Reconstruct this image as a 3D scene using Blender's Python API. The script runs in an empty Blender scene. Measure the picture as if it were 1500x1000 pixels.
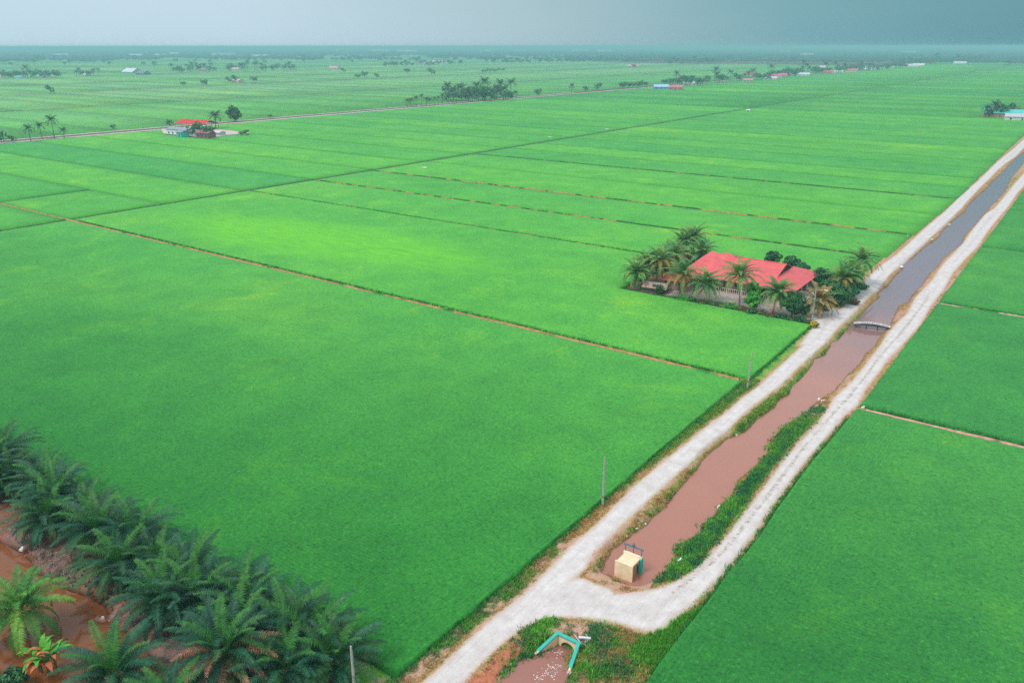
import bpy, math, random
import numpy as np
from mathutils import Vector, Matrix

R = math.radians
random.seed(7)
rng = np.random.default_rng(7)
scn = bpy.context.scene
COL = scn.collection

# ------------------------------------------------------------------ camera model
# World: +Y runs along the main canal, +X across it, metres. Camera 55 m up.
F, CX, CY, HZ, CAMH = 1171.0, 750.0, 500.0, 68.0, 55.0
PITCH = math.atan((CY - HZ) / F)
AZ = R(36.095)

def at(u, v, z=0.0):
    """ground point (X, Y) seen at pixel (u, v) of the 1500 px photograph"""
    x = (u - CX) / F; y = -(v - CY) / F
    dy = math.cos(PITCH) + y * math.sin(PITCH)
    dz = -math.sin(PITCH) + y * math.cos(PITCH)
    t = (CAMH - z) / -dz
    px, py = x * t, dy * t
    return (px * math.cos(AZ) - py * math.sin(AZ), px * math.sin(AZ) + py * math.cos(AZ))

def proj(X, Y, Z=0.0):
    px = X * math.cos(AZ) + Y * math.sin(AZ)
    py = -X * math.sin(AZ) + Y * math.cos(AZ)
    h = Z - CAMH
    d = py * math.cos(PITCH) - h * math.sin(PITCH)
    up = py * math.sin(PITCH) + h * math.cos(PITCH)
    return CX + F * px / d, CY - F * up / d

cam = bpy.data.cameras.new('camera')
cam.sensor_width = 36; cam.lens = 36 * F / 1500
cam.clip_start = 1; cam.clip_end = 90000
camo = bpy.data.objects.new('camera', cam); COL.objects.link(camo)
camo.location = (0, 0, CAMH)
camo.rotation_euler = (math.pi / 2 - PITCH, R(0.06), AZ)
scn.camera = camo

# ------------------------------------------------------------------ object helpers
def tag(o, label=None, cat=None, group=None, kind=None):
    if label: o['label'] = label
    if cat: o['category'] = cat
    if group: o['group'] = group
    if kind: o['kind'] = kind
    return o

def empty(name, loc, rz=0.0, sc=1.0):
    o = bpy.data.objects.new(name, None); COL.objects.link(o)
    o.location = loc; o.rotation_euler = (0, 0, rz); o.scale = (sc, sc, sc)
    o.empty_display_size = 0.5
    return o

def copy_tree(o, parent=None):
    c = o.copy(); COL.objects.link(c); c.parent = parent
    for ch in list(o.children): copy_tree(ch, c)
    return c

ORD = ('first second third fourth fifth sixth seventh eighth ninth tenth eleventh twelfth thirteenth fourteenth '
       'fifteenth sixteenth seventeenth eighteenth nineteenth').split()
TENS = {2: 'twent', 3: 'thirt', 4: 'fort', 5: 'fift', 6: 'sixt', 7: 'sevent', 8: 'eight', 9: 'ninet'}
def ordw(i, n=None):
    i += 1
    if i == 1: return 'leftmost'
    if n and i == n: return 'rightmost'
    if i < 20: return ORD[i - 1]
    t, r = divmod(i, 10)
    return TENS[t] + ('ieth' if r == 0 else 'y-' + ORD[r - 1])

def number(objs, text, cat, group):
    """sort by picture position, then say which one it is. text holds {o}"""
    objs = sorted(objs, key=lambda o: proj(o.location.x, o.location.y)[0])
    n = len(objs)
    for i, o in enumerate(objs):
        w = ordw(i, n)
        if w not in ('leftmost', 'rightmost'): w = w + ' from left'
        tag(o, text.replace('{o}', w), cat, group)

class MB:
    """collects faces with a colour each; build() links ONE mesh object"""
    def __init__(s): s.v = []; s.f = []; s.c = []
    def face(s, pts, col):
        n = len(s.v); s.v.extend([tuple(p) for p in pts]); s.f.append(tuple(range(n, n + len(pts)))); s.c.append(col)
    def box(s, x0, x1, y0, y1, z0, z1, col, rot=0.0, o=(0, 0)):
        c, n = math.cos(rot), math.sin(rot)
        def P(x, y, z): return (o[0] + x * c - y * n, o[1] + x * n + y * c, z)
        a = [P(x0, y0, z0), P(x1, y0, z0), P(x1, y1, z0), P(x0, y1, z0), P(x0, y0, z1), P(x1, y0, z1), P(x1, y1, z1), P(x0, y1, z1)]
        k = len(s.v); s.v.extend(a)
        for q in ((0, 3, 2, 1), (4, 5, 6, 7), (0, 1, 5, 4), (1, 2, 6, 5), (2, 3, 7, 6), (3, 0, 4, 7)):
            s.f.append(tuple(k + i for i in q)); s.c.append(col)
    def tube(s, pts, rads, col, n=7, cap=True):
        pts = [Vector(p) for p in pts]; rings = []
        for i, p in enumerate(pts):
            d = (pts[min(i + 1, len(pts) - 1)] - pts[max(i - 1, 0)]).normalized()
            a = d.orthogonal().normalized() if abs(d.z) < .95 else Vector((1, 0, 0)); a = (a - d * a.dot(d)).normalized(); b = d.cross(a)
            k = len(s.v); r = rads[i] if hasattr(rads, '__len__') else rads
            for j in range(n):
                t = 2 * math.pi * j / n; s.v.append(tuple(p + a * (r * math.cos(t)) + b * (r * math.sin(t))))
            rings.append(k)
        for i in range(len(rings) - 1):
            for j in range(n):
                s.f.append((rings[i] + j, rings[i] + (j + 1) % n, rings[i + 1] + (j + 1) % n, rings[i + 1] + j)); s.c.append(col)
        if cap:
            s.f.append(tuple(rings[-1] + j for j in range(n))); s.c.append(col)
            s.f.append(tuple(rings[0] + n - 1 - j for j in range(n))); s.c.append(col)
    def mesh(s, name, mat, smooth=False):
        m = bpy.data.meshes.new(name); m.from_pydata(s.v, [], s.f); m.materials.append(mat)
        at_ = m.color_attributes.new('Col', 'FLOAT_COLOR', 'CORNER')
        lt = np.array([len(f) for f in s.f]); c = np.array(s.c, dtype=np.float32).reshape(-1, 3)
        c4 = np.ones((lt.sum(), 4), np.float32); c4[:, :3] = np.repeat(c, lt, axis=0)
        at_.data.foreach_set('color', c4.ravel())
        if smooth: m.polygons.foreach_set('use_smooth', [True] * len(m.polygons))
        m.update(); return m
    def build(s, name, mat, parent=None, smooth=False):
        o = bpy.data.objects.new(name, s.mesh(name, mat, smooth)); COL.objects.link(o)
        if parent: o.parent = parent
        return o

def np_mesh(name, V, Q, mat, col=None, attrs=None, smooth=False):
    """numpy verts and equal-size faces; col per vertex"""
    m = bpy.data.meshes.new(name)
    V = np.asarray(V, np.float32); Q = np.asarray(Q, np.int32); k = Q.shape[1]
    m.vertices.add(len(V)); m.vertices.foreach_set('co', V.ravel())
    m.loops.add(Q.size); m.loops.foreach_set('vertex_index', Q.ravel())
    m.polygons.add(len(Q)); m.polygons.foreach_set('loop_start', np.arange(len(Q), dtype=np.int32) * k)
    m.polygons.foreach_set('use_smooth', np.full(len(Q), smooth))
    m.update(calc_edges=True)
    if col is not None:
        a = m.color_attributes.new('Col', 'FLOAT_COLOR', 'POINT')
        c4 = np.ones((len(V), 4), np.float32); c4[:, :3] = col; a.data.foreach_set('color', c4.ravel())
    for n, arr in (attrs or {}).items():
        a = m.attributes.new(n, 'FLOAT', 'POINT'); a.data.foreach_set('value', np.asarray(arr, np.float32))
    m.materials.append(mat)
    o = bpy.data.objects.new(name, m); COL.objects.link(o)
    return o

# ------------------------------------------------------------------ numpy noise / distances
_tab = rng.random((256, 256))
def vnoise(x, y, s):
    x = x / s; y = y / s
    xi = np.floor(x).astype(int); yi = np.floor(y).astype(int); fx = x - xi; fy = y - yi
    fx = fx * fx * (3 - 2 * fx); fy = fy * fy * (3 - 2 * fy)
    g = lambda a, b: _tab[a % 256, b % 256]
    return (g(xi, yi) * (1 - fx) * (1 - fy) + g(xi + 1, yi) * fx * (1 - fy) + g(xi, yi + 1) * (1 - fx) * fy + g(xi + 1, yi + 1) * fx * fy)
def fbm(x, y, s): return (vnoise(x, y, s) * .5 + vnoise(x + 31.7, y + 9.1, s / 2.1) * .3 + vnoise(x + 7.7, y + 57.3, s / 4.3) * .2)
def seg_dist(x, y, P, closed):
    d = np.full(x.shape, 1e9); n = len(P)
    for i in range(n if closed else n - 1):
        ax, ay = P[i]; bx, by = P[(i + 1) % n]; ex, ey = bx - ax, by - ay; L = ex * ex + ey * ey
        if L < 1e-9: continue
        t = np.clip(((x - ax) * ex + (y - ay) * ey) / L, 0, 1)
        d = np.minimum(d, np.hypot(x - ax - t * ex, y - ay - t * ey))
    return d
def sdf(x, y, P, far=25.0):
    """signed distance, negative inside"""
    xs = [p[0] for p in P]; ys = [p[1] for p in P]
    out = np.full(x.shape, far)
    m = (x > min(xs) - far) & (x < max(xs) + far) & (y > min(ys) - far) & (y < max(ys) + far)
    a, b = x[m], y[m]; d = seg_dist(a, b, P, True); ins = np.zeros(a.shape, bool); n = len(P)
    for i in range(n):
        ax, ay = P[i]; bx, by = P[(i + 1) % n]
        if ay == by: continue
        c = ((ay > b) != (by > b)) & (a < (bx - ax) * (b - ay) / (by - ay) + ax); ins ^= c
    out[m] = np.where(ins, -d, d)
    return out
def sstep(a, b, x):
    t = np.clip((x - a) / (b - a), 0, 1); return t * t * (3 - 2 * t)

# ------------------------------------------------------------------ materials
class NT:
    def __init__(s, name):
        s.m = bpy.data.materials.new(name); s.m.use_nodes = True; s.t = s.m.node_tree
        s.p = s.t.nodes['Principled BSDF']; s.out = s.t.nodes['Material Output']
    def n(s, typ, **kw):
        x = s.t.nodes.new(typ)
        for k, v in kw.items():
            if k in ('operation', 'blend_type', 'data_type', 'attribute_name', 'wave_type', 'bands_direction', 'attribute_type', 'noise_dimensions', 'feature'): setattr(x, k, v)
            else: x.inputs[k].default_value = v
        return x
    def l(s, a, b): s.t.links.new(a, b)
    def attr(s, name): x = s.n('ShaderNodeAttribute', attribute_name=name); return x
    def coord(s): return s.n('ShaderNodeTexCoord').outputs['Object']
    def noise(s, scale, detail=3, rough=.55, vec=None, dist=0.0):
        x = s.n('ShaderNodeTexNoise', Scale=scale, Detail=detail, Roughness=rough, Distortion=dist)
        s.l(vec if vec is not None else s.coord(), x.inputs['Vector']); return x.outputs['Fac']
    def ramp(s, fac, stops):
        x = s.t.nodes.new('ShaderNodeValToRGB'); e = x.color_ramp.elements
        while len(e) < len(stops): e.new(.5)
        for el, (p, c) in zip(e, stops):
            el.position = p; el.color = (c, c, c, 1) if not hasattr(c, '__len__') else (*c, 1)
        s.l(fac, x.inputs['Fac']); return x.outputs['Color']
    def mix(s, fac, a, b, mode='MIX'):
        x = s.t.nodes.new('ShaderNodeMix'); x.data_type = 'RGBA'; x.blend_type = mode
        for sock, val in ((x.inputs[0], fac), (x.inputs[6], a), (x.inputs[7], b)):
            if isinstance(val, (int, float)): sock.default_value = val
            elif isinstance(val, tuple): sock.default_value = (*val, 1)
            else: s.l(val, sock)
        return x.outputs[2]
    def math(s, op, a, b=0.0, c=0.0):
        x = s.t.nodes.new('ShaderNodeMath'); x.operation = op
        for i, v in enumerate((a, b, c)):
            if isinstance(v, (int, float)): x.inputs[i].default_value = v
            else: s.l(v, x.inputs[i])
        return x.outputs[0]
    def step(s, x, a, b):
        m = s.t.nodes.new('ShaderNodeMapRange'); m.interpolation_type = 'SMOOTHSTEP'
        s.l(x, m.inputs['Value']); m.inputs['From Min'].default_value = a; m.inputs['From Max'].default_value = b
        return m.outputs[0]
    def bump(s, h, strength, dist):
        b = s.n('ShaderNodeBump', Strength=strength, Distance=dist); s.l(h, b.inputs['Height']); s.l(b.outputs[0], s.p.inputs['Normal'])
    def set(s, rough=.9, spec=.2, **kw):
        s.p.inputs['Roughness'].default_value = rough; s.p.inputs['Specular IOR Level'].default_value = spec
        for k, v in kw.items(): s.p.inputs[k].default_value = v
        return s.m

def mat_leaf():
    k = NT('foliage'); c = k.attr('Col').outputs['Color']
    n = k.noise(2.5, 2); c2 = k.mix(1.0, c, k.ramp(n, [(.25, .72), (.75, 1.25)]), 'MULTIPLY')
    k.l(c2, k.p.inputs['Base Color']); k.set(.55, .35)
    tr = k.n('ShaderNodeBsdfTranslucent'); k.l(c2, tr.inputs['Color'])
    ms = k.n('ShaderNodeMixShader', Fac=.22); k.l(k.p.outputs[0], ms.inputs[1]); k.l(tr.outputs[0], ms.inputs[2]); k.l(ms.outputs[0], k.out.inputs['Surface'])
    return k.m
def mat_bark():
    k = NT('bark'); c = k.attr('Col').outputs['Color']
    mp = k.n('ShaderNodeMapping'); mp.inputs['Scale'].default_value = (1, 1, 5); k.l(k.coord(), mp.inputs['Vector'])
    n = k.noise(2.0, 4, .6, mp.outputs[0]); k.l(k.mix(1.0, c, k.ramp(n, [(.3, .55), (.7, 1.2)]), 'MULTIPLY'), k.p.inputs['Base Color'])
    k.bump(n, .6, .05); return k.set(.9, .1)
def mat_paint(name='weathered_paint', scale=1.5, lo=.78, rough=.8):
    k = NT(name); c = k.attr('Col').outputs['Color']
    n = k.noise(scale, 5, .65); n2 = k.noise(scale * 9, 3, .6)
    c = k.mix(1.0, c, k.ramp(n, [(.3, lo), (.7, 1.08)]), 'MULTIPLY'); c = k.mix(1.0, c, k.ramp(n2, [(.25, .85), (.6, 1.05)]), 'MULTIPLY')
    k.l(c, k.p.inputs['Base Color']); k.bump(n2, .2, .02); return k.set(rough, .25)
def mat_roof():
    k = NT('corrugated_roof'); c = k.attr('Col').outputs['Color']; co = k.coord()
    sx = k.n('ShaderNodeSeparateXYZ'); k.l(co, sx.inputs[0])
    n = k.noise(.5, 4, .6); n2 = k.noise(6, 3, .6)
    c = k.mix(1.0, c, k.ramp(n, [(.3, .8), (.7, 1.1)]), 'MULTIPLY'); c = k.mix(1.0, c, k.ramp(n2, [(.25, .88), (.6, 1.05)]), 'MULTIPLY')
    w = k.math('SINE', k.math('MULTIPLY', sx.outputs['X'], 18.0)); w2 = k.math('SINE', k.math('MULTIPLY', sx.outputs['Y'], 8.0))
    rib = k.step(w, .55, 1.0); seam = k.step(w2, .9, 1.0)
    c = k.mix(k.math('MULTIPLY', rib, .22), c, (.30, .03, .04), 'MIX')
    k.l(c, k.p.inputs['Base Color']); k.bump(k.math('ADD', w, seam), .35, .03); return k.set(.6, .3)
def mat_water(name, col, col2, rough, nsc, bstr, far=None):
    k = NT(name); n = k.noise(.12, 3, .6); c = k.mix(n, col, col2)
    if far:   # far water greyer: its sky reflection put into the base colour
        sx = k.n('ShaderNodeSeparateXYZ'); k.l(k.coord(), sx.inputs[0]); c = k.mix(k.step(k.math('ADD', sx.outputs['Y'], k.math('MULTIPLY', n, 40.0)), 140.0, 235.0), c, far)
    k.l(c, k.p.inputs['Base Color'])
    b = k.noise(nsc, 3, .55); k.bump(b, bstr, .02); k.set(rough, .5); k.p.inputs['IOR'].default_value = 1.33; return k.m
def mat_ground():
    k = NT('ground_soil'); col = k.attr('Col').outputs['Color']; dr = k.attr('droad').outputs['Fac']; dm = k.attr('dmed').outputs['Fac']
    pale = k.attr('pale').outputs['Fac']
    nf = k.noise(3.2, 4, .65); nm = k.noise(.6, 4, .6); nff = k.noise(11, 3, .6)
    c = k.mix(1.0, col, k.ramp(nf, [(.28, .62), (.72, 1.28)]), 'MULTIPLY')
    rd = k.math('ADD', dr, k.math('MULTIPLY', k.math('SUBTRACT', nf, .5), 1.5)); rd = k.math('ADD', rd, k.math('MULTIPLY', k.math('SUBTRACT', nm, .5), .8))
    f = k.step(k.math('MULTIPLY', rd, -1.0), -.22, .22)
    rc = k.ramp(nff, [(.22, (.40, .37, .36)), (.42, (.64, .61, .60)), (.75, (.76, .74, .73))])
    rc = k.mix(1.0, rc, k.ramp(nm, [(.3, (.80, .75, .73)), (.65, (.97, .96, .95))]), 'MULTIPLY')
    mp = k.n('ShaderNodeMapping'); mp.inputs['Scale'].default_value = (2.2, .10, 1); k.l(k.coord(), mp.inputs['Vector'])
    rc = k.mix(1.0, rc, k.ramp(k.noise(1.0, 4, .7, mp.outputs[0], .4), [(.3, (.89, .87, .86)), (.6, (1, 1, 1))]), 'MULTIPLY')
    rut = k.math('MULTIPLY', k.step(dr, -2.1, -1.55), k.math('SUBTRACT', 1.0, k.step(dr, -.55, -.1))); rc = k.mix(k.math('MULTIPLY', k.math('SUBTRACT', 1.0, rut), .22), rc, (.40, .34, .31))
    edge = k.step(dr, -.9, .1); rc = k.mix(k.math('MULTIPLY', edge, .45), rc, (.52, .36, .29))
    mm = k.step(k.math('MULTIPLY', k.math('ADD', dm, k.math('MULTIPLY', nf, 1.1)), -1.0), -.95, -.5)
    mm = k.math('MULTIPLY', mm, k.math('MULTIPLY', k.step(k.noise(.9, 5, .8), .40, .60), .85))
    rc = k.mix(mm, rc, (.24, .17, .085))
    f = k.math('MAXIMUM', f, k.math('MULTIPLY', pale, .9))
    k.l(k.mix(f, c, rc), k.p.inputs['Base Color']); k.bump(nf, .5, .08); return k.set(.95, .1)
def mat_rice():
    k = NT('rice_canopy'); at_ = k.attr('Col').outputs['Color']; co = k.coord()
    lime = k.attr('lime').outputs['Fac']; head = k.attr('head').outputs['Fac']
    sx = k.n('ShaderNodeSeparateXYZ'); k.l(co, sx.inputs[0])
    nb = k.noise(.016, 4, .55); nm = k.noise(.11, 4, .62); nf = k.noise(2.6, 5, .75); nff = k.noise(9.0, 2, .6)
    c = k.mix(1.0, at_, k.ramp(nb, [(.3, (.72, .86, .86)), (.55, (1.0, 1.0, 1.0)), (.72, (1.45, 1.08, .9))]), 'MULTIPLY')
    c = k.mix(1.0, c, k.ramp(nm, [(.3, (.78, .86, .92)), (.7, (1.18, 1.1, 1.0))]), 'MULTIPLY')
    c = k.mix(1.0, c, k.ramp(nf, [(.30, (.25, .36, .48)), (.46, (.86, .90, .92)), (.58, (1.2, 1.1, 1.05)), (.74, (2.2, 1.55, 1.2))]), 'MULTIPLY')  # dark gaps between plants: soil and self-shadow put into the colour
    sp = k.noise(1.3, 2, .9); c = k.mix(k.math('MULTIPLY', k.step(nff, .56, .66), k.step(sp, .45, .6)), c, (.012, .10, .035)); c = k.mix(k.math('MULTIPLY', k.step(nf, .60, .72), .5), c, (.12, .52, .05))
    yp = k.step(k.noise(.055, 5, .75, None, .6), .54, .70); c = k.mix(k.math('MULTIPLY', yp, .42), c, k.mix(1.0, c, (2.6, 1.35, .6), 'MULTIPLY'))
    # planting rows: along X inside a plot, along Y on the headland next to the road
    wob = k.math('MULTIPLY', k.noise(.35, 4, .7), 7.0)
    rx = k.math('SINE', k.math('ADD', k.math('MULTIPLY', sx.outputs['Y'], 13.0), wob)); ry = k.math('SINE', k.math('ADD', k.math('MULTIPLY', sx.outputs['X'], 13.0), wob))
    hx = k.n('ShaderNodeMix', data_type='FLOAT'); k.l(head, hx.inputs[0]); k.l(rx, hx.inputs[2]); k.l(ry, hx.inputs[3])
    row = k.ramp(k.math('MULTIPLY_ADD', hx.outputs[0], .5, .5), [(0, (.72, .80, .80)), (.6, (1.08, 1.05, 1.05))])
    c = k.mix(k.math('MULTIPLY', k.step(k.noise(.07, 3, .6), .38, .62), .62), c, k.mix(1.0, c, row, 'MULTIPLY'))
    # lodged, yellower patch with streaks running with the wind
    mp = k.n('ShaderNodeMapping'); mp.inputs['Scale'].default_value = (.09, .45, 1); k.l(co, mp.inputs['Vector'])
    st = k.noise(1.0, 5, .7, mp.outputs[0], 1.2); lf = k.math('MULTIPLY', lime, k.math('MULTIPLY_ADD', k.step(st, .36, .70), .55, .35))
    c = k.mix(lf, c, (.17, .60, .012))
    k.l(c, k.p.inputs['Base Color']); h = k.math('ADD', k.math('MULTIPLY', nf, .6), k.math('MULTIPLY', nff, .5))
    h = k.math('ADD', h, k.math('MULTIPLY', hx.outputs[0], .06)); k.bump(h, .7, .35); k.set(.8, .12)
    k.p.inputs['Sheen Weight'].default_value = .12; k.p.inputs['Sheen Roughness'].default_value = .5; k.p.inputs['Sheen Tint'].default_value = (.45, 1, .45, 1)
    return k.m
M_LEAF, M_BARK, M_PAINT, M_ROOF = mat_leaf(), mat_bark(), mat_paint(), mat_roof()
M_CONC = mat_paint('concrete', 2.5, .7, .9)
M_METAL = mat_paint('painted_steel', 4, .7, .5)
M_GROUND, M_RICE = mat_ground(), mat_rice()
M_CANAL = mat_water('silty_canal_water', (.40, .172, .122), (.34, .145, .105), .07, 1.6, .10, (.17, .13, .155))
M_POND = mat_water('muddy_pond_water', (.34, .15, .115), (.29, .125, .10), .10, 2.5, .12)
M_DITCH = mat_water('peaty_ditch_water', (.19, .062, .018), (.23, .075, .024), .03, .8, .03)

# ------------------------------------------------------------------ traced outlines (photo pixels -> metres)
PX = lambda L, z=0.0: [at(u, v, z) for u, v in L]
canal_l = [(882,838),(886,824),(894,810),(906,798),(912,795),(924,784),(948,768),(956,756),(974,744),(984,728),(998,712),(1020,688),(1030,674),(1046,658),(1052,654),(1066,642),(1078,638),(1094,630),(1108,614),(1124,604),(1134,596),(1142,584),(1155,578),(1160,566),(1172,556),(1190,534),(1192,527),(1208,520),(1215,510),(1218,502),(1226,499),(1240,484),(1246,474),(1258,466),(1266,456),(1278,444),(1288,436),(1286,430),(1300,420),(1312,404),(1324,392),(1322,388),(1336,380),(1346,370),(1360,358),(1374,350),(1380,340),(1396,324),(1414,310),(1418,302),(1434,286),(1442,280),(1454,267),(1470,252),(1480,241),(1489,232),(1500,224)]
canal_r = [(900,846),(920,856),(934,858),(952,851),(968,846),(972,838),(978,830),(998,818),(994,804),(1000,796),(1010,788),(1026,784),(1028,768),(1046,758),(1052,744),(1066,732),(1074,720),(1080,704),(1088,698),(1108,682),(1124,668),(1126,654),(1136,640),(1142,630),(1160,618),(1182,606),(1188,596),(1208,580),(1220,574),(1230,562),(1242,548),(1258,534),(1266,520),(1280,508),(1286,497),(1300,480),(1303,476),(1312,458),(1316,448),(1330,444),(1336,432),(1350,418),(1360,402),(1370,394),(1380,380),(1392,370),(1408,358),(1412,346),(1422,336),(1436,320),(1448,306),(1464,290),(1474,276),(1479,264),(1490,251),(1500,238)]
CANAL = PX(canal_l, -.7) + [(-35.2, 700), (-35, 6000), (-25.5, 6000), (-25.5, 700)] + PX(canal_r, -.7)[::-1]
POND = PX([(700,1010),(720,1000),(736,980),(756,962),(770,955),(794,953)], -.7) + [(-34.0, 54.6), (-31.9, 54.6)] + PX([(829,972),(837,980),(830,992),(826,1002)], -.7) + [(-29.5, 40), (-27, 10), (-36.5, 10), (-36.5, 38)]
DITCH = [(-260, 29.6), (-130, 30.2), (-98, 29.7), (-93, 30.4), (-88.4, 29.6), (-83, 29.8), (-79, 30.9), (-76, 31), (-72.5, 29.6), (-69, 30.4), (-66, 29.7), (-62, 28.9), (-58, 29.6), (-52, 28.5), (-50, 22), (-53, 17.5), (-62, 19), (-72, 20), (-80, 20.5), (-92, 19.5), (-110, 20), (-260, 19)]
road1_l = [(616,1000),(648,972),(680,940),(712,912),(740,890),(766,870),(788,848),(812,824),(834,800),(848,788),(872,768),(896,744),(924,716),(956,688),(986,664),(1016,640),(1030,628),(1060,606),(1090,580),(1112,564),(1140,538),(1164,516),(1180,502),(1200,482),(1226,458),(1240,444),(1258,420),(1280,398),(1294,386),(1312,374),(1338,350),(1360,330),(1384,310),(1394,300),(1404,290),(1420,276),(1435,263),(1446,252),(1456,242),(1470,230),(1484,219),(1499,205)]
road1_r = [(678,1000),(700,976),(720,956),(744,936),(764,920),(790,895),(830,858),(858,832),(868,812),(888,792),(912,768),(940,742),(968,716),(992,694),(1020,670),(1030,658),(1068,628),(1096,600),(1120,582),(1144,564),(1166,542),(1190,520),(1210,502),(1230,478),(1250,460),(1268,440),(1286,424),(1304,402),(1320,388),(1340,370),(1364,348),(1386,328),(1408,306),(1424,288),(1435,276),(1450,262),(1460,251),(1473,240),(1488,230),(1498,219)]
ROAD1 = [(-41.6, 5)] + PX(road1_l) + [(-43.2, 800), (-43, 7000), (-39.6, 7000), (-39.6, 800)] + PX(road1_r)[::-1] + [(-37.6, 5)]
road2_out = [(764,920),(780,912),(796,906),(824,904),(860,906),(896,910),(926,920),(948,924),(972,920),(980,910),(996,900),(1016,884),(1032,868),(1052,848),(1064,832),(1080,814),(1104,782),(1130,742),(1162,700),(1180,676),(1208,644),(1238,608),(1256,594),(1268,570),(1286,548),(1300,528),(1328,499),(1348,476),(1364,448),(1380,428),(1396,400),(1416,378),(1432,362),(1448,338),(1466,316),(1478,302),(1490,284),(1500,273)]
road2_in = [(852,846),(868,854),(894,862),(900,870),(920,868),(940,866),(968,860),(996,848),(1024,828),(1040,812),(1062,786),(1082,760),(1104,732),(1128,700),(1140,684),(1152,668),(1172,646),(1196,622),(1212,598),(1222,582),(1248,558),(1264,538),(1286,510),(1300,488),(1312,474),(1328,460),(1340,436),(1364,412),(1380,388),(1400,368),(1416,348),(1426,334),(1440,316),(1456,306),(1473,286),(1484,272),(1499,255)]
ROAD2 = PX([(815, 852), (735, 908)] + road2_out) + [(-21.6, 600), (-21.5, 6000), (-24.6, 6000), (-24.6, 600)] + PX(road2_in)[::-1]
DRIVE = PX([(1170,506),(1186,486),(1192,472),(1184,458),(1176,452),(1200,448),(1232,454),(1244,450),(1220,488),(1200,506)])
MEDIAN = PX([(985,868),(1040,826),(1064,802),(1080,782),(1110,744),(1156,684),(1180,652),(1200,628),(1216,610),(1232,594),(1266,554),(1288,522),(1320,488),(1332,472),(1360,436)])
YARD = [(-79, 167.6), (-70, 168.6), (-60, 169.4), (-50, 169.2), (-43.5, 167.5), (-43, 176), (-46, 186), (-49, 196), (-52, 203), (-78, 203.5), (-82, 190), (-79, 176)]

# ------------------------------------------------------------------ ground sheet
def axis(pieces):
    out = []
    for a, b, s in pieces: out += list(np.arange(a, b - 1e-6, s))
    return out
xs = [-30000, -14000, -7000, -3500, -1800, -900, -600, -400, -300] + axis([(-260, -160, 12), (-160, -110, 2), (-110, -88, .8), (-88, -48, .55), (-48, -18, .28), (-18, 0, 1.5)]) + [0, 10, 40, 120, 400, 1200, 4000, 12000]
ys = [-3000, -300, -60, 0, 8] + axis([(13, 18, 1.0), (18, 34, .45), (34, 66, .40), (66, 110, .33), (110, 210, .5), (210, 330, .9), (330, 600, 2.0)]) + [600, 606, 615, 630, 650, 680, 720, 780, 850, 950, 1100, 1300, 1600, 2000, 2700, 3600, 5000, 7500, 12000, 20000, 32000]
GX, GY = np.meshgrid(np.array(xs, float), np.array(ys, float))
x, y = GX.ravel(), GY.ravel()

def masks(x, y):
    dw = np.minimum(np.minimum(sdf(x, y, CANAL), sdf(x, y, POND)), sdf(x, y, DITCH))
    dr = np.minimum(np.minimum(sdf(x, y, ROAD1), sdf(x, y, ROAD2)), sdf(x, y, DRIVE))
    return dw, dr
dw, dr = masks(x, y)
dmed = seg_dist(x, y, MEDIAN, False)
dyard = sdf(x, y, YARD)
n1, n2, n3 = fbm(x, y, 2.2), fbm(x + 90, y + 40, 7.0), fbm(x + 11, y + 77, .9)
slope = np.where(y < 34, .55, .62)
z = np.minimum(-.72 + (dw + (n3 - .5) * .5) * slope, 0) ; z = np.maximum(z, -1.7)
z = z + np.where((dr > .5) & (dw > 1.5) & (x > -47) & (x < -18), (n1 - .45) * .22, 0)
z = np.where((dr > .3) & (np.abs(x) > 60) & (dw > 6), -.02, z)
z = z + np.where(dr < 0, .05, 0)

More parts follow.
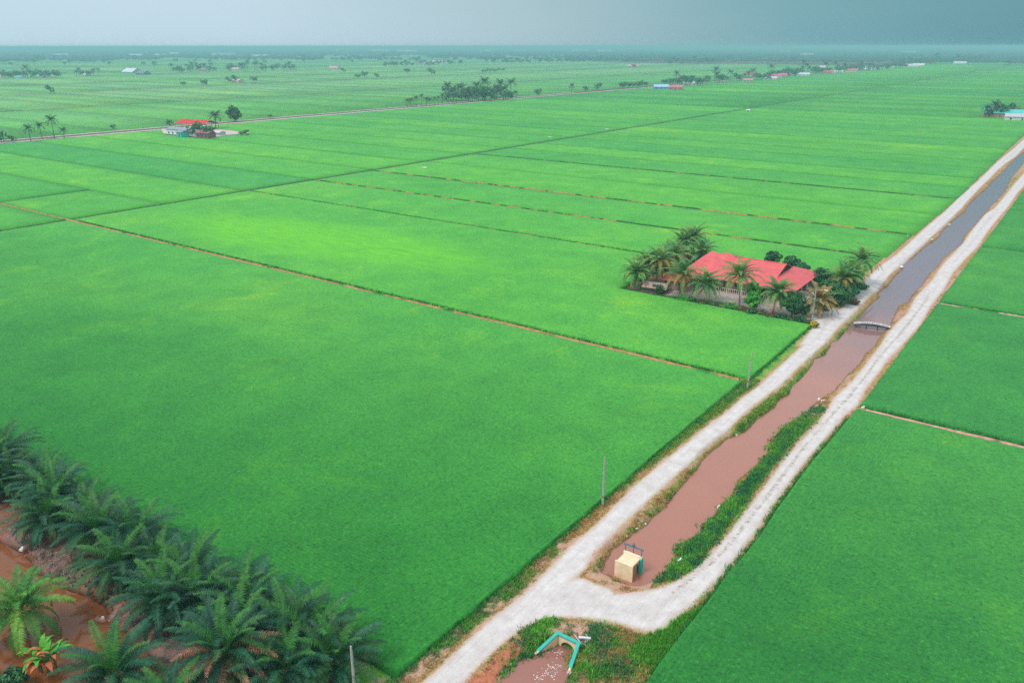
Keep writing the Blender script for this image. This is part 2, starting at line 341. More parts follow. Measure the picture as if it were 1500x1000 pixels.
def ground_colour(x, y, dw, dr, dyard):
    n1, n2, n3 = fbm(x, y, 2.2), fbm(x + 90, y + 40, 7.0), fbm(x + 11, y + 77, .9)
    L = lambda c: np.array(c)[None, :]
    mixc = lambda a, b, t: a * (1 - t[:, None]) + b * t[:, None]
    mud, pink, ochre = L((.13, .085, .045)), L((.50, .285, .215)), L((.40, .26, .10))
    green, dgreen, orange = L((.11, .36, .04)), L((.035, .19, .06)), L((.52, .19, .10))
    c = np.repeat(mud, len(x), 0)
    cor = ((x > -48) & (x < -17) & (y > -50)) | ((y < 66) & (x > -48) & (x < -12))
    k = sstep(.40, .62, n1 * .6 + n3 * .4); base = mixc(np.repeat(pink, len(x), 0), np.repeat(ochre, len(x), 0), sstep(.35, .6, n2))
    left = x < -30.5
    # how green the banks are, by side and distance
    gl = np.interp(y, [0, 60, 70, 78, 90, 110, 125, 165, 178, 196, 205, 255, 400, 900], [.62, .55, .42, .52, .6, .8, .9, .9, .75, .2, .5, .2, .4, .5])
    gr = np.interp(y, [0, 45, 62, 68, 110, 117, 124, 160, 182, 190, 300, 400, 900], [.8, .62, .55, .95, .95, .6, .38, .4, .35, .08, .08, .5, .5])
    g = np.where(left, gl, gr)
    gm = sstep(.0, .22, g - (n1 * .55 + n2 * .25 + n3 * .2) + .04)
    cc = mixc(base, mixc(np.repeat(green, len(x), 0), np.repeat(dgreen, len(x), 0), sstep(.40, .60, n1 * .6 + n3 * .4)), gm)
    lg = mixc(np.repeat(L((.20, .36, .05)), len(x), 0), np.repeat(L((.09, .28, .05)), len(x), 0), sstep(.5, .62, n1)); cc = np.where((left & (y > 60))[:, None], mixc(base, lg, gm), cc)
    verge = (dr > 0) & (dr < 1.0) & (x < -22)
    vc = mixc(np.repeat(pink, len(x), 0), np.repeat(ochre, len(x), 0), sstep(.35, .55, n1))
    cc = np.where(verge[:, None], mixc(vc, cc, sstep(.2, 1.0, dr)), cc)
    wet = sstep(.5, .0, dw); cc = mixc(cc, np.repeat(L((.16, .07, .05)), len(x), 0), wet * .75)
    pb = (y < 51.5) & (x < -34.2) & (x > -38) & (dw < 1.5); cc = np.where(pb[:, None], mixc(cc, np.repeat(orange, len(x), 0), sstep(.34, .5, n1) * sstep(1.4, .8, dw)), cc)
    c = np.where(cor[:, None], cc, c)
    # palm grove floor beside the ditch
    gv = (y < 41.5) & (x < -47)
    gc = mixc(np.repeat(L((.25, .145, .125)), len(x), 0), np.repeat(L((.27, .10, .06)), len(x), 0), sstep(.4, .6, n1))
    gc = mixc(gc, np.repeat(L((.05, .12, .03)), len(x), 0), sstep(.55, .7, n2) * .7)
    gc = mixc(gc, np.repeat(L((.07, .028, .012)), len(x), 0), wet)
    c = np.where(gv[:, None], gc, c)
    yd = (x < -42) & (x > -90) & (y > 164) & (y < 206)
    yc = mixc(np.repeat(L((.30, .17, .13)), len(x), 0), np.repeat(L((.07, .20, .04)), len(x), 0), sstep(.4, .6, n2))
    c = np.where(yd[:, None], yc, c)
    return c
gcol = ground_colour(x, y, dw, dr, dyard)
# brown plot banks that carry the narrow foot paths
for yb, xr in ((128.2, (-345, -24)), (199.8, (-278, -88)), (234, (-270, -44)), (269.3, (-276, -44)), (128.0, (-23, 60)), (197.2, (-23, 60))):
    m = (np.abs(y - yb) < 1.2) & (x > xr[0]) & (x < xr[1]) & ((x < -44) | (x > -23)); gcol[m] = (.40, .22, .11)
pale = sstep(.3, -.8, dyard + (n1 - .5) * 2.5) * .92
nx, ny = len(xs), len(ys)
idx = np.arange(nx * ny).reshape(ny, nx)
Q = np.stack([idx[:-1, :-1], idx[:-1, 1:], idx[1:, 1:], idx[1:, :-1]], -1).reshape(-1, 4)
V = np.stack([x, y, z], 1)
isroad = dr[Q].mean(1) < 0
for nm, sel in (('ground', ~isroad), ('gravel_road', isroad)):
    q = Q[sel]; used, inv = np.unique(q, return_inverse=True)
    o = np_mesh(nm, V[used], inv.reshape(-1, 4), M_GROUND, gcol[used], {'droad': dr[used], 'dmed': dmed[used], 'pale': pale[used]}, True)
    tag(o, kind='structure')

def sheet(name, x0, x1, y0, y1, z, mat, n=(1, 1), col=(.5, .5, .5)):
    X, Y = np.meshgrid(np.linspace(x0, x1, n[0] + 1), np.linspace(y0, y1, n[1] + 1)); i = np.arange(X.size).reshape(X.shape)
    q = np.stack([i[:-1, :-1], i[:-1, 1:], i[1:, 1:], i[1:, :-1]], -1).reshape(-1, 4)
    o = np_mesh(name, np.stack([X.ravel(), Y.ravel(), np.full(X.size, z)], 1), q, mat, np.tile(col, (X.size, 1)))
    return tag(o, kind='structure')
sheet('canal_water', -38.5, -22.5, 61, 5900, -.74, M_CANAL)
sheet('pond_water', -39.5, -26, 9, 56.4, -.76, M_POND)
sheet('ditch_water', -262, -49, 16, 32.5, -.75, M_DITCH)

# ------------------------------------------------------------------ rice
G0 = (.030, .275, .042)
def g(hue, br=1.0):
    """hue 0 blue-green .. 1 yellow-green"""
    a = np.array((.018, .235, .050)); b = np.array((.075, .40, .022)); return tuple((a * (1 - hue) + b * hue) * br)
rV, rQ, rC, rL, rH = [], [], [], [], []
def plot_mesh(x0, x1, y0, y1, col, step=6.0, top=.55, left=None, head=None, n0=[0]):
    """one raised canopy: a domed sheet with ragged sides"""
    nx = max(1, int(round((x1 - x0) / step))); ny = max(1, int(round((y1 - y0) / step)))
    nx = min(nx, 420); ny = min(ny, 260)
    X = np.linspace(0, 1, nx + 1); Y = np.linspace(y0, y1, ny + 1)
    if step < 1.5 and head:   # finer columns toward the canal road
        X = 1 - (1 - X) ** 1.35 if left is None else X ** 1.6
    XX, YY = np.meshgrid(X, Y)
    lo = np.interp(YY, left[0], left[1]) if left else x0
    XX = lo + XX * (x1 - lo)
    j = .5 if step < 3 else .2
    bd = np.zeros(XX.shape, bool); bd[0, :] = bd[-1, :] = bd[:, 0] = bd[:, -1] = True
    nn = fbm(XX + 5, YY + 3, 1.7) - .5; XX = np.where(bd, XX + nn * j, XX); YY = np.where(bd, YY + np.roll(nn, 7) * j, YY)
    ZZ = top + (fbm(XX, YY, 3.0) - .5) * (.16 if step < 3 else 0) + (fbm(XX, YY, 22.0) - .5) * .14
    ZZ = np.where(bd, ZZ - .27, ZZ)
    i = np.arange(XX.size).reshape(XX.shape) + n0[0]
    q = np.stack([i[:-1, :-1], i[:-1, 1:], i[1:, 1:], i[1:, :-1]], -1).reshape(-1, 4)
    v = np.stack([XX.ravel(), YY.ravel(), ZZ.ravel()], 1)
    ring = np.concatenate([i[0, :], i[1:, -1], i[-1, -2::-1], i[-2:0:-1, 0]]) - n0[0]
    base = v[ring].copy(); base[:, 2] = -.35; nb = len(v) + n0[0] + np.arange(len(ring)); r = ring + n0[0]
    sq = np.stack([nb, np.roll(nb, -1), np.roll(r, -1), r], 1)
    rV.append(np.vstack([v, base])); rQ.append(np.vstack([q, sq])); n0[0] += len(v) + len(base)
    c = np.tile(col, (len(v) + len(base), 1)); vy = np.concatenate([v[:, 1], base[:, 1]]); vx = np.concatenate([v[:, 0], base[:, 0]])
    gr = np.interp(vy + (fbm(vx, vy, 60.0) - .5) * 50, [45, 70, 95, 125, 230, 500], [.72, .92, 1.18, 1.36, 1.40, 1.28]); c = c * gr[:, None] * np.array([1, 1, 1.0]); c[:, 0] *= np.interp(gr, [.6, 1.2], [.6, 1.5]); c *= np.where(vx > -24, .86, 1.0)[:, None]; c[len(v):] *= .8; rC.append(c)  # near rice darkened, farther rice brightened: vignette painted into the crop colour
    al = np.concatenate([XX.ravel(), base[:, 0]]), np.concatenate([YY.ravel(), base[:, 1]])
    d = ((al[0] + 176) / 52) ** 2 + ((al[1] - 160) / 17) ** 2; d2 = ((al[0] + 205) / 50) ** 2 + ((al[1] - 155) / 20) ** 2
    rL.append(sstep(1.6, .1, np.minimum(d, d2 * 1.1)) * .9 if (x0 < -150 and y0 < 160 and y1 > 150) else np.zeros(len(al[0])))
    if head == 'right': h = sstep(-57.2, -56.6, al[0])
    elif head == 'left': h = sstep(-15, -15.6, al[0])
    else: h = np.zeros(len(al[0]))
    rH.append(h)
rr = random.Random(3)
# the big near plots left of the canal road
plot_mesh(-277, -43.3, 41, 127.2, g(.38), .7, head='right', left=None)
plot_mesh(-600, -279.9, -60, 105, g(.55), 6)
plot_mesh(-277, -87.8, 128.9, 199.3, g(.52), 1.0)
plot_mesh(-89.4, -42.5, 128.9, 164.9, g(.50), .7, head='right')
plot_mesh(-277, -88.6, 200.3, 233.5, g(.50), 2.4)
plot_mesh(-91.5, -44.0, 207.0, 233.5, g(.50), 2.4)
B1 = [(234.8, 268.8), (270.0, 308), (308.4, 345.4), (346.4, 378), (378.5, 406.6), (407.4, 444), (444.4, 475.6), (476.4, 510), (510.4, 537.8), (538.6, 576), (576.5, 612.2), (613, 650), (650.5, 685), (686, 722), (722.6, 760)]
hs = [.45, .62, .55, .35, .60, .28, .45, .5, .72, .35, .45, .3, .5, .4, .55]
for (a, b), h in zip(B1, hs): plot_mesh(-277, float(np.interp((a + b) / 2, [230, 267, 347, 405, 475, 538, 612], [-43.3, -42.5, -41.9, -42.9, -43.8, -44.8, -45.2])) - .5, a, b, g(h), 5)
hh = 1.0
yy = 760.8
while yy < 6000:
    w = 72 if yy < 1900 else 200
    plot_mesh(-277, -45, yy, yy + w - 1.2, g(rr.uniform(.2, .7)), 1000); yy += w
# left of the long drain
plot_mesh(-540, -333.5, 129.2, 163.5, g(.35), 6); plot_mesh(-331.5, -279.9, 129.2, 163.5, g(.5), 5)
plot_mesh(-540, -279.9, 107.5, 127.6, g(.45), 6)
B2 = [(164, 198.8, .60), (200, 235.2, .20), (236, 272, .5), (272.8, 306.5, .62), (307.4, 343.4, .45), (344.2, 378, .55), (378.5, 413.8, .5), (414.8, 450, .35), (450.5, 485, .55), (486, 521, .3), (521.5, 557, .5), (558, 594, .42), (595, 640, .6), (641, 700, .35), (701, 760, .55)]
for a, b, h in B2:
    x0 = -540
    plot_mesh(x0, -279.9, a, b, g(h), 6)
    if x0 > -540: plot_mesh(-540, -522, a, b, g(h), 6)
yy = 761
while yy < 6000:
    w = 90 if yy < 1900 else 200
    plot_mesh(-538, -280, yy, yy + w - 1.2, g(rr.uniform(.2, .75), 1.05), 1000); yy += w
# beyond the far road, block after block
for bi, (xa, xb) in enumerate([(-805, -562), (-1075, -811), (-1330, -1090), (-1600, -1336), (-1870, -1610), (-2400, -1885), (-3100, -2410), (-4200, -3110)]):
    yy = -200 + bi * 11
    while yy < (2600 if xa > -1700 else 5200):
        w = rr.choice((36, 54, 72, 72)) * (1 if xa > -1400 else 2 if xa > -2000 else 4)
        hue = rr.uniform(.15, .55); br = rr.uniform(.95, 1.12)
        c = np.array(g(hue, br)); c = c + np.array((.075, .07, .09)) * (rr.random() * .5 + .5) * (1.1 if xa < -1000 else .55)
        plot_mesh(xa, xb, yy, yy + w - 1.4, tuple(c), 1000); yy += w
# right of the canal
left2 = PX([(1320,505),(1290,548),(1260,592)]); 
eL = [(36, -25.0)] + [(p[1], p[0]) for p in PX([(944,1000),(960,978),(980,950),(1000,925),(1022,898),(1042,872),(1058,848),(1082,822),(1108,790),(1134,750),(1166,706),(1184,682),(1212,650),(1242,614)])]
eL.sort(); eL = [(a, b + .25) for a, b in eL]
plot_mesh(-24, 150, 30, 127.2, g(.22, .95), .7, left=([e[0] for e in eL], [e[1] for e in eL]), head='left')
B3 = [(128.6, 196.6, .15, 1.2), (197.8, 264, .25, 2.5), (265.2, 332.6, .25, 4), (333.6, 400, .3, 6), (401, 470, .3, 6), (471, 540, .4, 6), (541, 612, .3, 6), (613, 690, .4, 6), (691, 752, .4, 6)]
for a, b, h, s in B3: plot_mesh(-24.0, 210, a, b, g(h, .92), s)
yy = 770
while yy < 4000:
    w = 72; plot_mesh(-20, 230, yy, yy + w - 1.4, g(rr.uniform(.2, .5)), 1000); yy += w
plot_mesh(152, 420, -60, 127, g(.3), 12)
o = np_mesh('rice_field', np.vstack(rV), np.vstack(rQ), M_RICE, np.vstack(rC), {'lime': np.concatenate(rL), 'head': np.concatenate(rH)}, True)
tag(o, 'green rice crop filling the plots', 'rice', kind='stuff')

# ------------------------------------------------------------------ far roads, drains
M_TRACK = mat_paint('gravel_track', .08, .8, .95)
M_DRAIN = mat_paint('dark_drain', .15, .6, .5)
def strip(name, x0, x1, y0, y1, z, col, m=M_TRACK): return sheet(name, x0, x1, y0, y1, z, m, (2, 30), col)
strip('far_road', -545.5, -541.2, -100, 5200, .25, (.60, .54, .52)); strip('far_road', -559.5, -555.6, -100, 900, .25, (.58, .50, .47))
strip('roadside_soil', -555.5, -545.6, -100, 5200, .12, (.22, .11, .08))
strip('far_drain', -552, -549, -100, 900, .2, (.10, .09, .09), M_DRAIN)
strip('drain_bank', -280.6, -276.3, 95, 3200, .02, (.02, .065, .028)); strip('long_drain', -279.1, -277.8, 95, 3200, .06, (.06, .065, .055), M_DRAIN)
strip('far_road', -1082, -1078, 300, 3000, .3, (.62, .58, .55)); strip('far_road', -1607, -1602, 300, 4000, .3, (.62, .58, .55))

def bund(yb, xa, xb, w, h, tan, gr_, cover, seed):
    n = int((xb - xa) / .7); X = np.linspace(xa, xb, n); prof = [(-1, -.25), (-.6, .6), (0, 1), (.6, .65), (1, -.25)]; V = []; C = []
    wob = (fbm(X, X * 0 + seed * 13.0, 9.0) - .5) * .5; hh = h * (.7 + .6 * fbm(X, X * 0 + seed * 7.0, 3.0)); cv = sstep(cover - .08, cover + .08, fbm(X + 3, X * 0 + seed * 5.0, 3.5))[:, None]
    for a, b in prof:
        V.append(np.stack([X, yb + wob + a * w, np.maximum(b, -.2) * hh], 1)); C.append((np.array(tan) * (1 - cv) + np.array(gr_) * cv) * (.8 + .4 * rng.random((n, 1))))
    i = np.arange(5 * n).reshape(5, n); q = np.stack([i[:-1, :-1], i[:-1, 1:], i[1:, 1:], i[1:, :-1]], -1).reshape(-1, 4)
    tag(np_mesh('field_bund', np.vstack(V), q, M_BUND, np.vstack(C), None, True), kind='structure')
M_BUND = mat_paint('bund_soil', 1.5, .65, .95)
TAN, GRN = (.46, .25, .11), (.05, .20, .04)
bund(128.05, -345, -44, .55, .34, TAN, GRN, .62, 1); bund(199.85, -276, -90, .45, .3, (.30, .22, .09), (.03, .13, .035), .45, 2)
bund(234.1, -276, -45, .5, .52, (.40, .27, .09), (.025, .10, .03), .47, 3); bund(269.35, -276, -45, .5, .56, (.42, .27, .10), (.025, .10, .03), .50, 4); bund(345.9, -275, -45, .5, .5, (.25, .2, .07), (.02, .08, .03), .36, 5)
bund(127.9, -22.8, 60, .5, .3, (.60, .32, .24), GRN, .66, 6); bund(197.2, -23.5, 60, .5, .3, (.58, .34, .26), GRN, .62, 7); bund(204.2, -88, -45, .6, .3, (.5, .34, .2), GRN, .5, 8)

# ------------------------------------------------------------------ grass blades along banks, verges and plot edges (one mass)
bV, bC = [], []
def tufts(x, y, zb, h, col, nb=5, spread=.22, w=.05):
    n = len(x)
    for k in range(nb):
        a = rng.random(n) * 2 * math.pi; lean = rng.random(n) * .7 + .1
        bx = x + rng.normal(0, spread * .5, n); by = y + rng.normal(0, spread * .5, n)
        hh = h * (rng.random(n) * .6 + .6); ww = w * (rng.random(n) * .8 + .6)
        p0 = np.stack([bx - np.sin(a) * ww, by + np.cos(a) * ww, zb], 1); p1 = np.stack([bx + np.sin(a) * ww, by - np.cos(a) * ww, zb], 1)
        p2 = np.stack([bx + np.cos(a) * lean * hh, by + np.sin(a) * lean * hh, zb + hh], 1)
        bV.append(np.stack([p0, p1, p2], 1).reshape(-1, 3)); c = col * (rng.random((n, 1)) * .5 + .75); bC.append(np.repeat(c, 3, 0))
def zat(x, y, dw): return np.clip(-.75 + dw * .6, -.8, 0) - .03
for (X0, X1, Y0, Y1, N, hs_) in ((-43.4, -20, 40, 66, 24000, .36), (-43.4, -22, 66, 130, 42000, .42), (-41, -22, 130, 210, 11000, .5), (-41, -22, 210, 420, 8000, .55)):
    tx = rng.uniform(X0, X1, N); ty = rng.uniform(Y0, Y1, N); w_, r_ = masks(tx, ty)
    c = ground_colour(tx, ty, w_, r_, np.full(N, 9.0))
    grn = (c[:, 1] > c[:, 0] * 1.05); och = (c[:, 1] > .2) & ~grn & (c[:, 2] < .16)
    edge_ = np.interp(ty, eL and [e[0] for e in eL], [e[1] for e in eL])
    ok = (w_ > -.12) & (r_ > .15) & (grn | och) & (tx < edge_ + .2)
    ok &= ~((tx > -35.6) & (tx < -31.2) & (ty > 51.5) & (ty < 57.5) & (w_ < .5))
    hgt = np.where(grn, hs_, .28) * np.where((tx > -31) & (ty > 66) & (ty < 120), 1.05, 1.0) * np.where(r_ < .7, .5, 1)
    tufts(tx[ok], ty[ok], zat(tx[ok], ty[ok], w_[ok]), hgt[ok], c[ok] * (.8 + .5 * rng.random((ok.sum(), 1))), 5, .3, .05)
# lush weeds leaning over the right bank near the gate
wp = PX([(1000,800),(1010,812),(1020,800),(1034,790),(1046,776),(1054,764),(1070,748),(1080,734),(985,838),(1000,830),(1014,822),(1160,625),(1180,612),(1196,600),(1140,650),(1148,640),(1130,668),(776,925),(784,918),(792,914),(778,940),(790,936),(800,912),(868,930),(876,940),(860,950),(868,962),(900,975),(920,985),(760,962),(752,975)])
for px_, py_ in wp:
    n = 130 if py_ > 62 else 80; tx = rng.normal(px_, .8, n); ty = rng.normal(py_, 1.0, n); w_, r_ = masks(tx, ty); ok = (r_ > .1) & (w_ > -.7)
    dk = rng.random(1)[0]; q_ = sstep(.42, .58, fbm(tx[ok], ty[ok], 2.0) + (rng.random(ok.sum()) - .5) * .15)[:, None]; cc = np.array((.04, .23, .075)) * (1 - q_) + np.array((.16, .48, .05)) * q_
    tufts(tx[ok], ty[ok], zat(tx[ok], ty[ok], np.maximum(w_[ok], 0)), np.full(ok.sum(), .42), cc, 6, .35, .07)
# wild green strip in front of the corner of the right field, and the field margins
def margin(P0, P1, n, h, col, wid=.25):
    t = rng.random(n); tx = P0[0] + (P1[0] - P0[0]) * t + rng.normal(0, wid, n); ty = P0[1] + (P1[1] - P0[1]) * t + rng.normal(0, wid, n)
    tufts(tx, ty, np.full(n, .0), np.full(n, h), np.tile(np.array(col), (n, 1)), 5, .2, .05)
for i in range(len(eL) - 1):
    L = math.dist(eL[i], eL[i + 1]); margin((eL[i][1], eL[i][0]), (eL[i + 1][1], eL[i + 1][0]), int(L * 14), .6, (.035, .25, .045), .3)
margin((-43.3, 40), (-43.3, 127), 1300, .5, (.05, .29, .05)); margin((-42.6, 129), (-42.6, 164), 500, .62, (.035, .26, .05))
margin((-276, 129), (-44, 129), 2600, .6, (.025, .21, .045));  margin((-88, 165), (-44, 165), 900, .6, (.02, .17, .05))
margin((-22.9, 128.8), (80, 128.8), 1500, .6, (.02, .19, .05)); margin((-22.9, 197.9), (60, 197.9), 900, .55, (.02, .2, .05))
margin((-87.9, 130), (-87.9, 199), 500, .5, (.03, .24, .05)); margin((-276, 200.3), (-88, 200.3), 1500, .5, (.02, .2, .045))
gp = PX([(970,960),(985,935),(1000,905)])
for px_, py_ in gp:
    n = 500; tx = rng.normal(px_ - .6, .8, n); ty = rng.normal(py_, 1.5, n); w_, r_ = masks(tx, ty); ok = r_ > .3
    tufts(tx[ok], ty[ok], np.zeros(ok.sum()), np.full(ok.sum(), .45), np.tile(np.array((.09, .38, .03)), (ok.sum(), 1)), 5)
# weeds on the grove floor
n = 2500; tx = rng.uniform(-115, -48, n); ty = rng.uniform(30.5, 41, n); w_, r_ = masks(tx, ty); ok = (w_ > .2) & (fbm(tx, ty, 6.0) > .5)
tufts(tx[ok], ty[ok], zat(tx[ok], ty[ok], w_[ok]), np.full(ok.sum(), .5), np.tile(np.array((.03, .12, .03)), (ok.sum(), 1)), 5)
bV = np.vstack(bV); bC = np.vstack(bC)
o = np_mesh('grass', bV, np.arange(len(bV)).reshape(-1, 3), M_LEAF, bC); tag(o, 'green and ochre grass on the banks and verges', 'grass', kind='stuff')

# ------------------------------------------------------------------ palms
def jit(c, a=.25, rnd=random):
    k = 1 + rnd.uniform(-a, a); return tuple(max(0, v * k) for v in c)
def frond(m, o, az, e0, L, curl, n, ll, lw, col, droop=.5, rc=(.22, .22, .06), seg=2, rnd=random, roll=0.0, wr=.035):
    p = Vector(o); H = Vector((math.cos(az), math.sin(az), 0)); S0 = Vector((-math.sin(az), math.cos(az), 0)); up = Vector((0, 0, 1))
    steps = max(n, 8); prev = None; e = e0; sway = rnd.uniform(-.25, .25)
    for i in range(steps + 1):
        s = i / steps; e = e0 - curl * s ** 1.3
        Hs = (H + S0 * sway * s).normalized()
        T = Hs * math.cos(e) + up * math.sin(e); S = S0.copy(); N = S.cross(T) * -1
        if N.z < 0 and abs(e) < 1.4: N = -N
        w = wr * (1.2 - s)
        cur = (p - S * w, p + S * w)
        if prev is not None and i % 2 == 0 or i == 1:
            pass
        if prev is not None: m.face([prev[0], prev[1], cur[1], cur[0]], rc)
        prev = cur
        if s > .14:
            prof = (math.sin(math.pi * min(1, (s - .08) / .98) ** .75) ** .55) * (1 - .25 * s) if s < .999 else .3
            Lf = ll * max(.25, prof)
            for sg in (-1, 1):
                fw = .35 + .5 * s
                D = (S * sg * math.cos(.5 * fw) + T * math.sin(fw * .9) + N * (.28 + rnd.uniform(-.12, .2))).normalized()
                c = jit(col, .3, rnd); l = Lf * rnd.uniform(.85, 1.12)
                a = p + T * (-lw); b = p + T * lw
                q = p + D * l * .5; D2 = (D * 1.0 - up * droop * rnd.uniform(.7, 1.5)).normalized(); tip = q + D2 * l * .5
                m.face([a, b, q + T * lw * .9, q - T * lw * .9], c)
                m.face([q - T * lw * .9, q + T * lw * .9, tip], c)
        p = p + T * (L / steps)
    return p

def oil_palm(seed, dead=0):
    rd = random.Random(seed); root = empty('oil_palm', (0, 0, 0))
    th = rd.uniform(1.6, 2.6); t = MB()
    t.tube([(0, 0, -.3), (0, 0, .4), (.03, .02, th * .7), (0, 0, th)], [.42, .38, .40, .30], (.11, .075, .05), 10)
    for k in range(34):   # old leaf bases
        a = k * 2.4; h = .2 + (th - .3) * k / 34; d = Vector((math.cos(a), math.sin(a), 0))
        t.tube([d * .34 + Vector((0, 0, h)), d * .55 + Vector((0, 0, h + .25))], [.09, .05], (.12, .08, .055), 4)
    t.build('trunk', M_BARK, root)
    c = MB(); nf = 46
    for k in range(nf):
        s = k / nf; az = k * 2.39996 + rd.uniform(-.2, .2)
        e0 = R(84 - 78 * s ** .8 + rd.uniform(-6, 6)); L = 4.1 + 1.6 * math.sin(math.pi * min(1, s + .25)) + rd.uniform(-.4, .4)
        if s < .10: col = (.045, .20, .03)
        else:
            col = random.Random(seed * 99 + k).choice([(.009, .078, .04), (.012, .095, .046), (.018, .12, .052), (.03, .12, .035), (.055, .17, .045), (.035, .13, .075)])
        if s > .86: col = rd.choice([(.04, .11, .03), (.09, .12, .03), (.02, .09, .035)])
        frond(c, (math.cos(az) * .2, math.sin(az) * .2, th), az, e0, L, R(58 + 45 * s + rd.uniform(-10, 10)), 38, 1.05, .055, col, .75, (.20, .17, .06) if s > .5 else (.09, .17, .05), rnd=rd)
    c.build('crown', M_LEAF, root)
    if dead:
        d = MB()
        for k in range(dead):
            az = rd.uniform(0, 6.28) if dead < 5 else R(180 + 20 * k)
            if dead < 5 and k: d.build('dry_frond', M_LEAF, root); d = MB()
            frond(d, (math.cos(az) * .3, math.sin(az) * .3, th + (.3 if dead > 5 else -.2)), az, R(rd.uniform(20, 55) if dead > 5 else -5), 5.3 if dead > 5 else 4.3, R(65), 34, .95, .05, rd.choice([(.42, .20, .12), (.34, .15, .09), (.28, .17, .09)]), 1.0, (.30, .17, .09), rnd=rd)
        d.build('dry_frond', M_LEAF, root)
    return root

def coconut_palm(seed, th=9.0, lean=.6, n=18, style=0, L=3.9, nuts=True, nfr=24, old=True):
    rd = random.Random(seed); root = empty('coconut_palm', (0, 0, 0)); la = rd.uniform(0, 6.28)
    lx, ly = lean * math.cos(la), lean * math.sin(la)
    t = MB(); P = [(lx * k * k, ly * k * k, th * k) for k in (-.03, .05, .25, .5, .75, 1)]; P[0] = (0, 0, -.3)
    t.tube(P, [.30, .22, .16, .14, .13, .12], (.30, .25, .20), 8); t.build('trunk', M_BARK, root)
    c = MB(); o = Vector((lx, ly, th))
    for k in range(nfr):
        s = k / nfr; az = k * 2.39996 + rd.uniform(-.25, .25); e0 = R(80 - 92 * s + rd.uniform(-8, 8))
        col = rd.choice([(.06, .20, .06), (.10, .27, .065), (.15, .32, .07), (.21, .36, .08)])
        if style == 1 and s > .5: col = rd.choice([(.26, .30, .06), (.15, .26, .05), (.32, .26, .06)])
        if style == 2: col = rd.choice([(.42, .24, .07), (.32, .22, .07), (.12, .20, .05)])
        frond(c, o, az, e0, L * rd.uniform(.85, 1.1), R(60 + 30 * s + rd.uniform(-10, 10)), n, 1.15, 2.1 / n, col, .8, (.40, .33, .10) if s > .35 else (.2, .25, .08), rnd=rd, wr=.06)
    c.build('crown', M_LEAF, root)
    if old:
        d = MB()
        for k in range(3 if style != 1 else 6):
            az = rd.uniform(0, 6.28); frond(d, o - Vector((0, 0, .2)), az, R(-35), L * .8, R(45), n, .7, .05, rd.choice([(.55, .33, .10), (.42, .25, .10)]), .9, (.62, .40, .12), rnd=rd, wr=.09)
        d.build('dry_frond', M_LEAF, root)
    if nuts:
        b = MB()
        for k in range(9):
            a = k * .7; q = o + Vector((math.cos(a) * .32, math.sin(a) * .32, -.35 - .2 * (k % 3)))
            b.tube([q + Vector((0, 0, .14)), q + Vector((0, 0, .06)), q - Vector((0, 0, .08)), q - Vector((0, 0, .15))], [.03, .13, .13, .03], (.30, .30, .06) if style != 1 else (.5, .28, .06), 6)
        b.build('coconut_bunch', M_PAINT, root)
    return root

def leaf_cloud(m, c, rad, n, size, cols, rd, flat=.8):
    for k in range(n):
        while True:
            q = Vector((rd.uniform(-1, 1), rd.uniform(-1, 1), rd.uniform(-1, 1)))
            if q.length <= 1: break
        q = q.normalized() * q.length ** .45
        p = Vector(c) + Vector((q.x * rad, q.y * rad, q.z * rad * flat))
        N = (q + Vector((rd.uniform(-.8, .8), rd.uniform(-.8, .8), rd.uniform(-.3, 1.0)))).normalized()
        A = N.orthogonal().normalized(); A.rotate(Matrix.Rotation(rd.uniform(0, 6.28), 3, N)) if False else None
        t = rd.uniform(0, 6.28); B = N.cross(A); A, B = A * math.cos(t) + B * math.sin(t), B * math.cos(t) - A * math.sin(t)
        s = size * rd.uniform(.6, 1.3); w = s * .5
        m.face([p - A * s, p - B * w, p + A * s, p + B * w], jit(rd.choice(cols), .3, rd))
GREENS = {'dark': [(.025, .11, .05), (.035, .16, .055), (.055, .20, .055)], 'mid': [(.04, .18, .05), (.06, .22, .05), (.03, .13, .05)], 'lime': [(.09, .42, .05), (.07, .34, .05), (.13, .48, .06)],
          'olive': [(.10, .16, .06), (.14, .17, .08), (.06, .14, .05)], 'rust': [(.30, .13, .08), (.12, .15, .06), (.22, .12, .07)], 'yellow': [(.75, .45, .02), (.6, .42, .03), (.2, .28, .04)]}
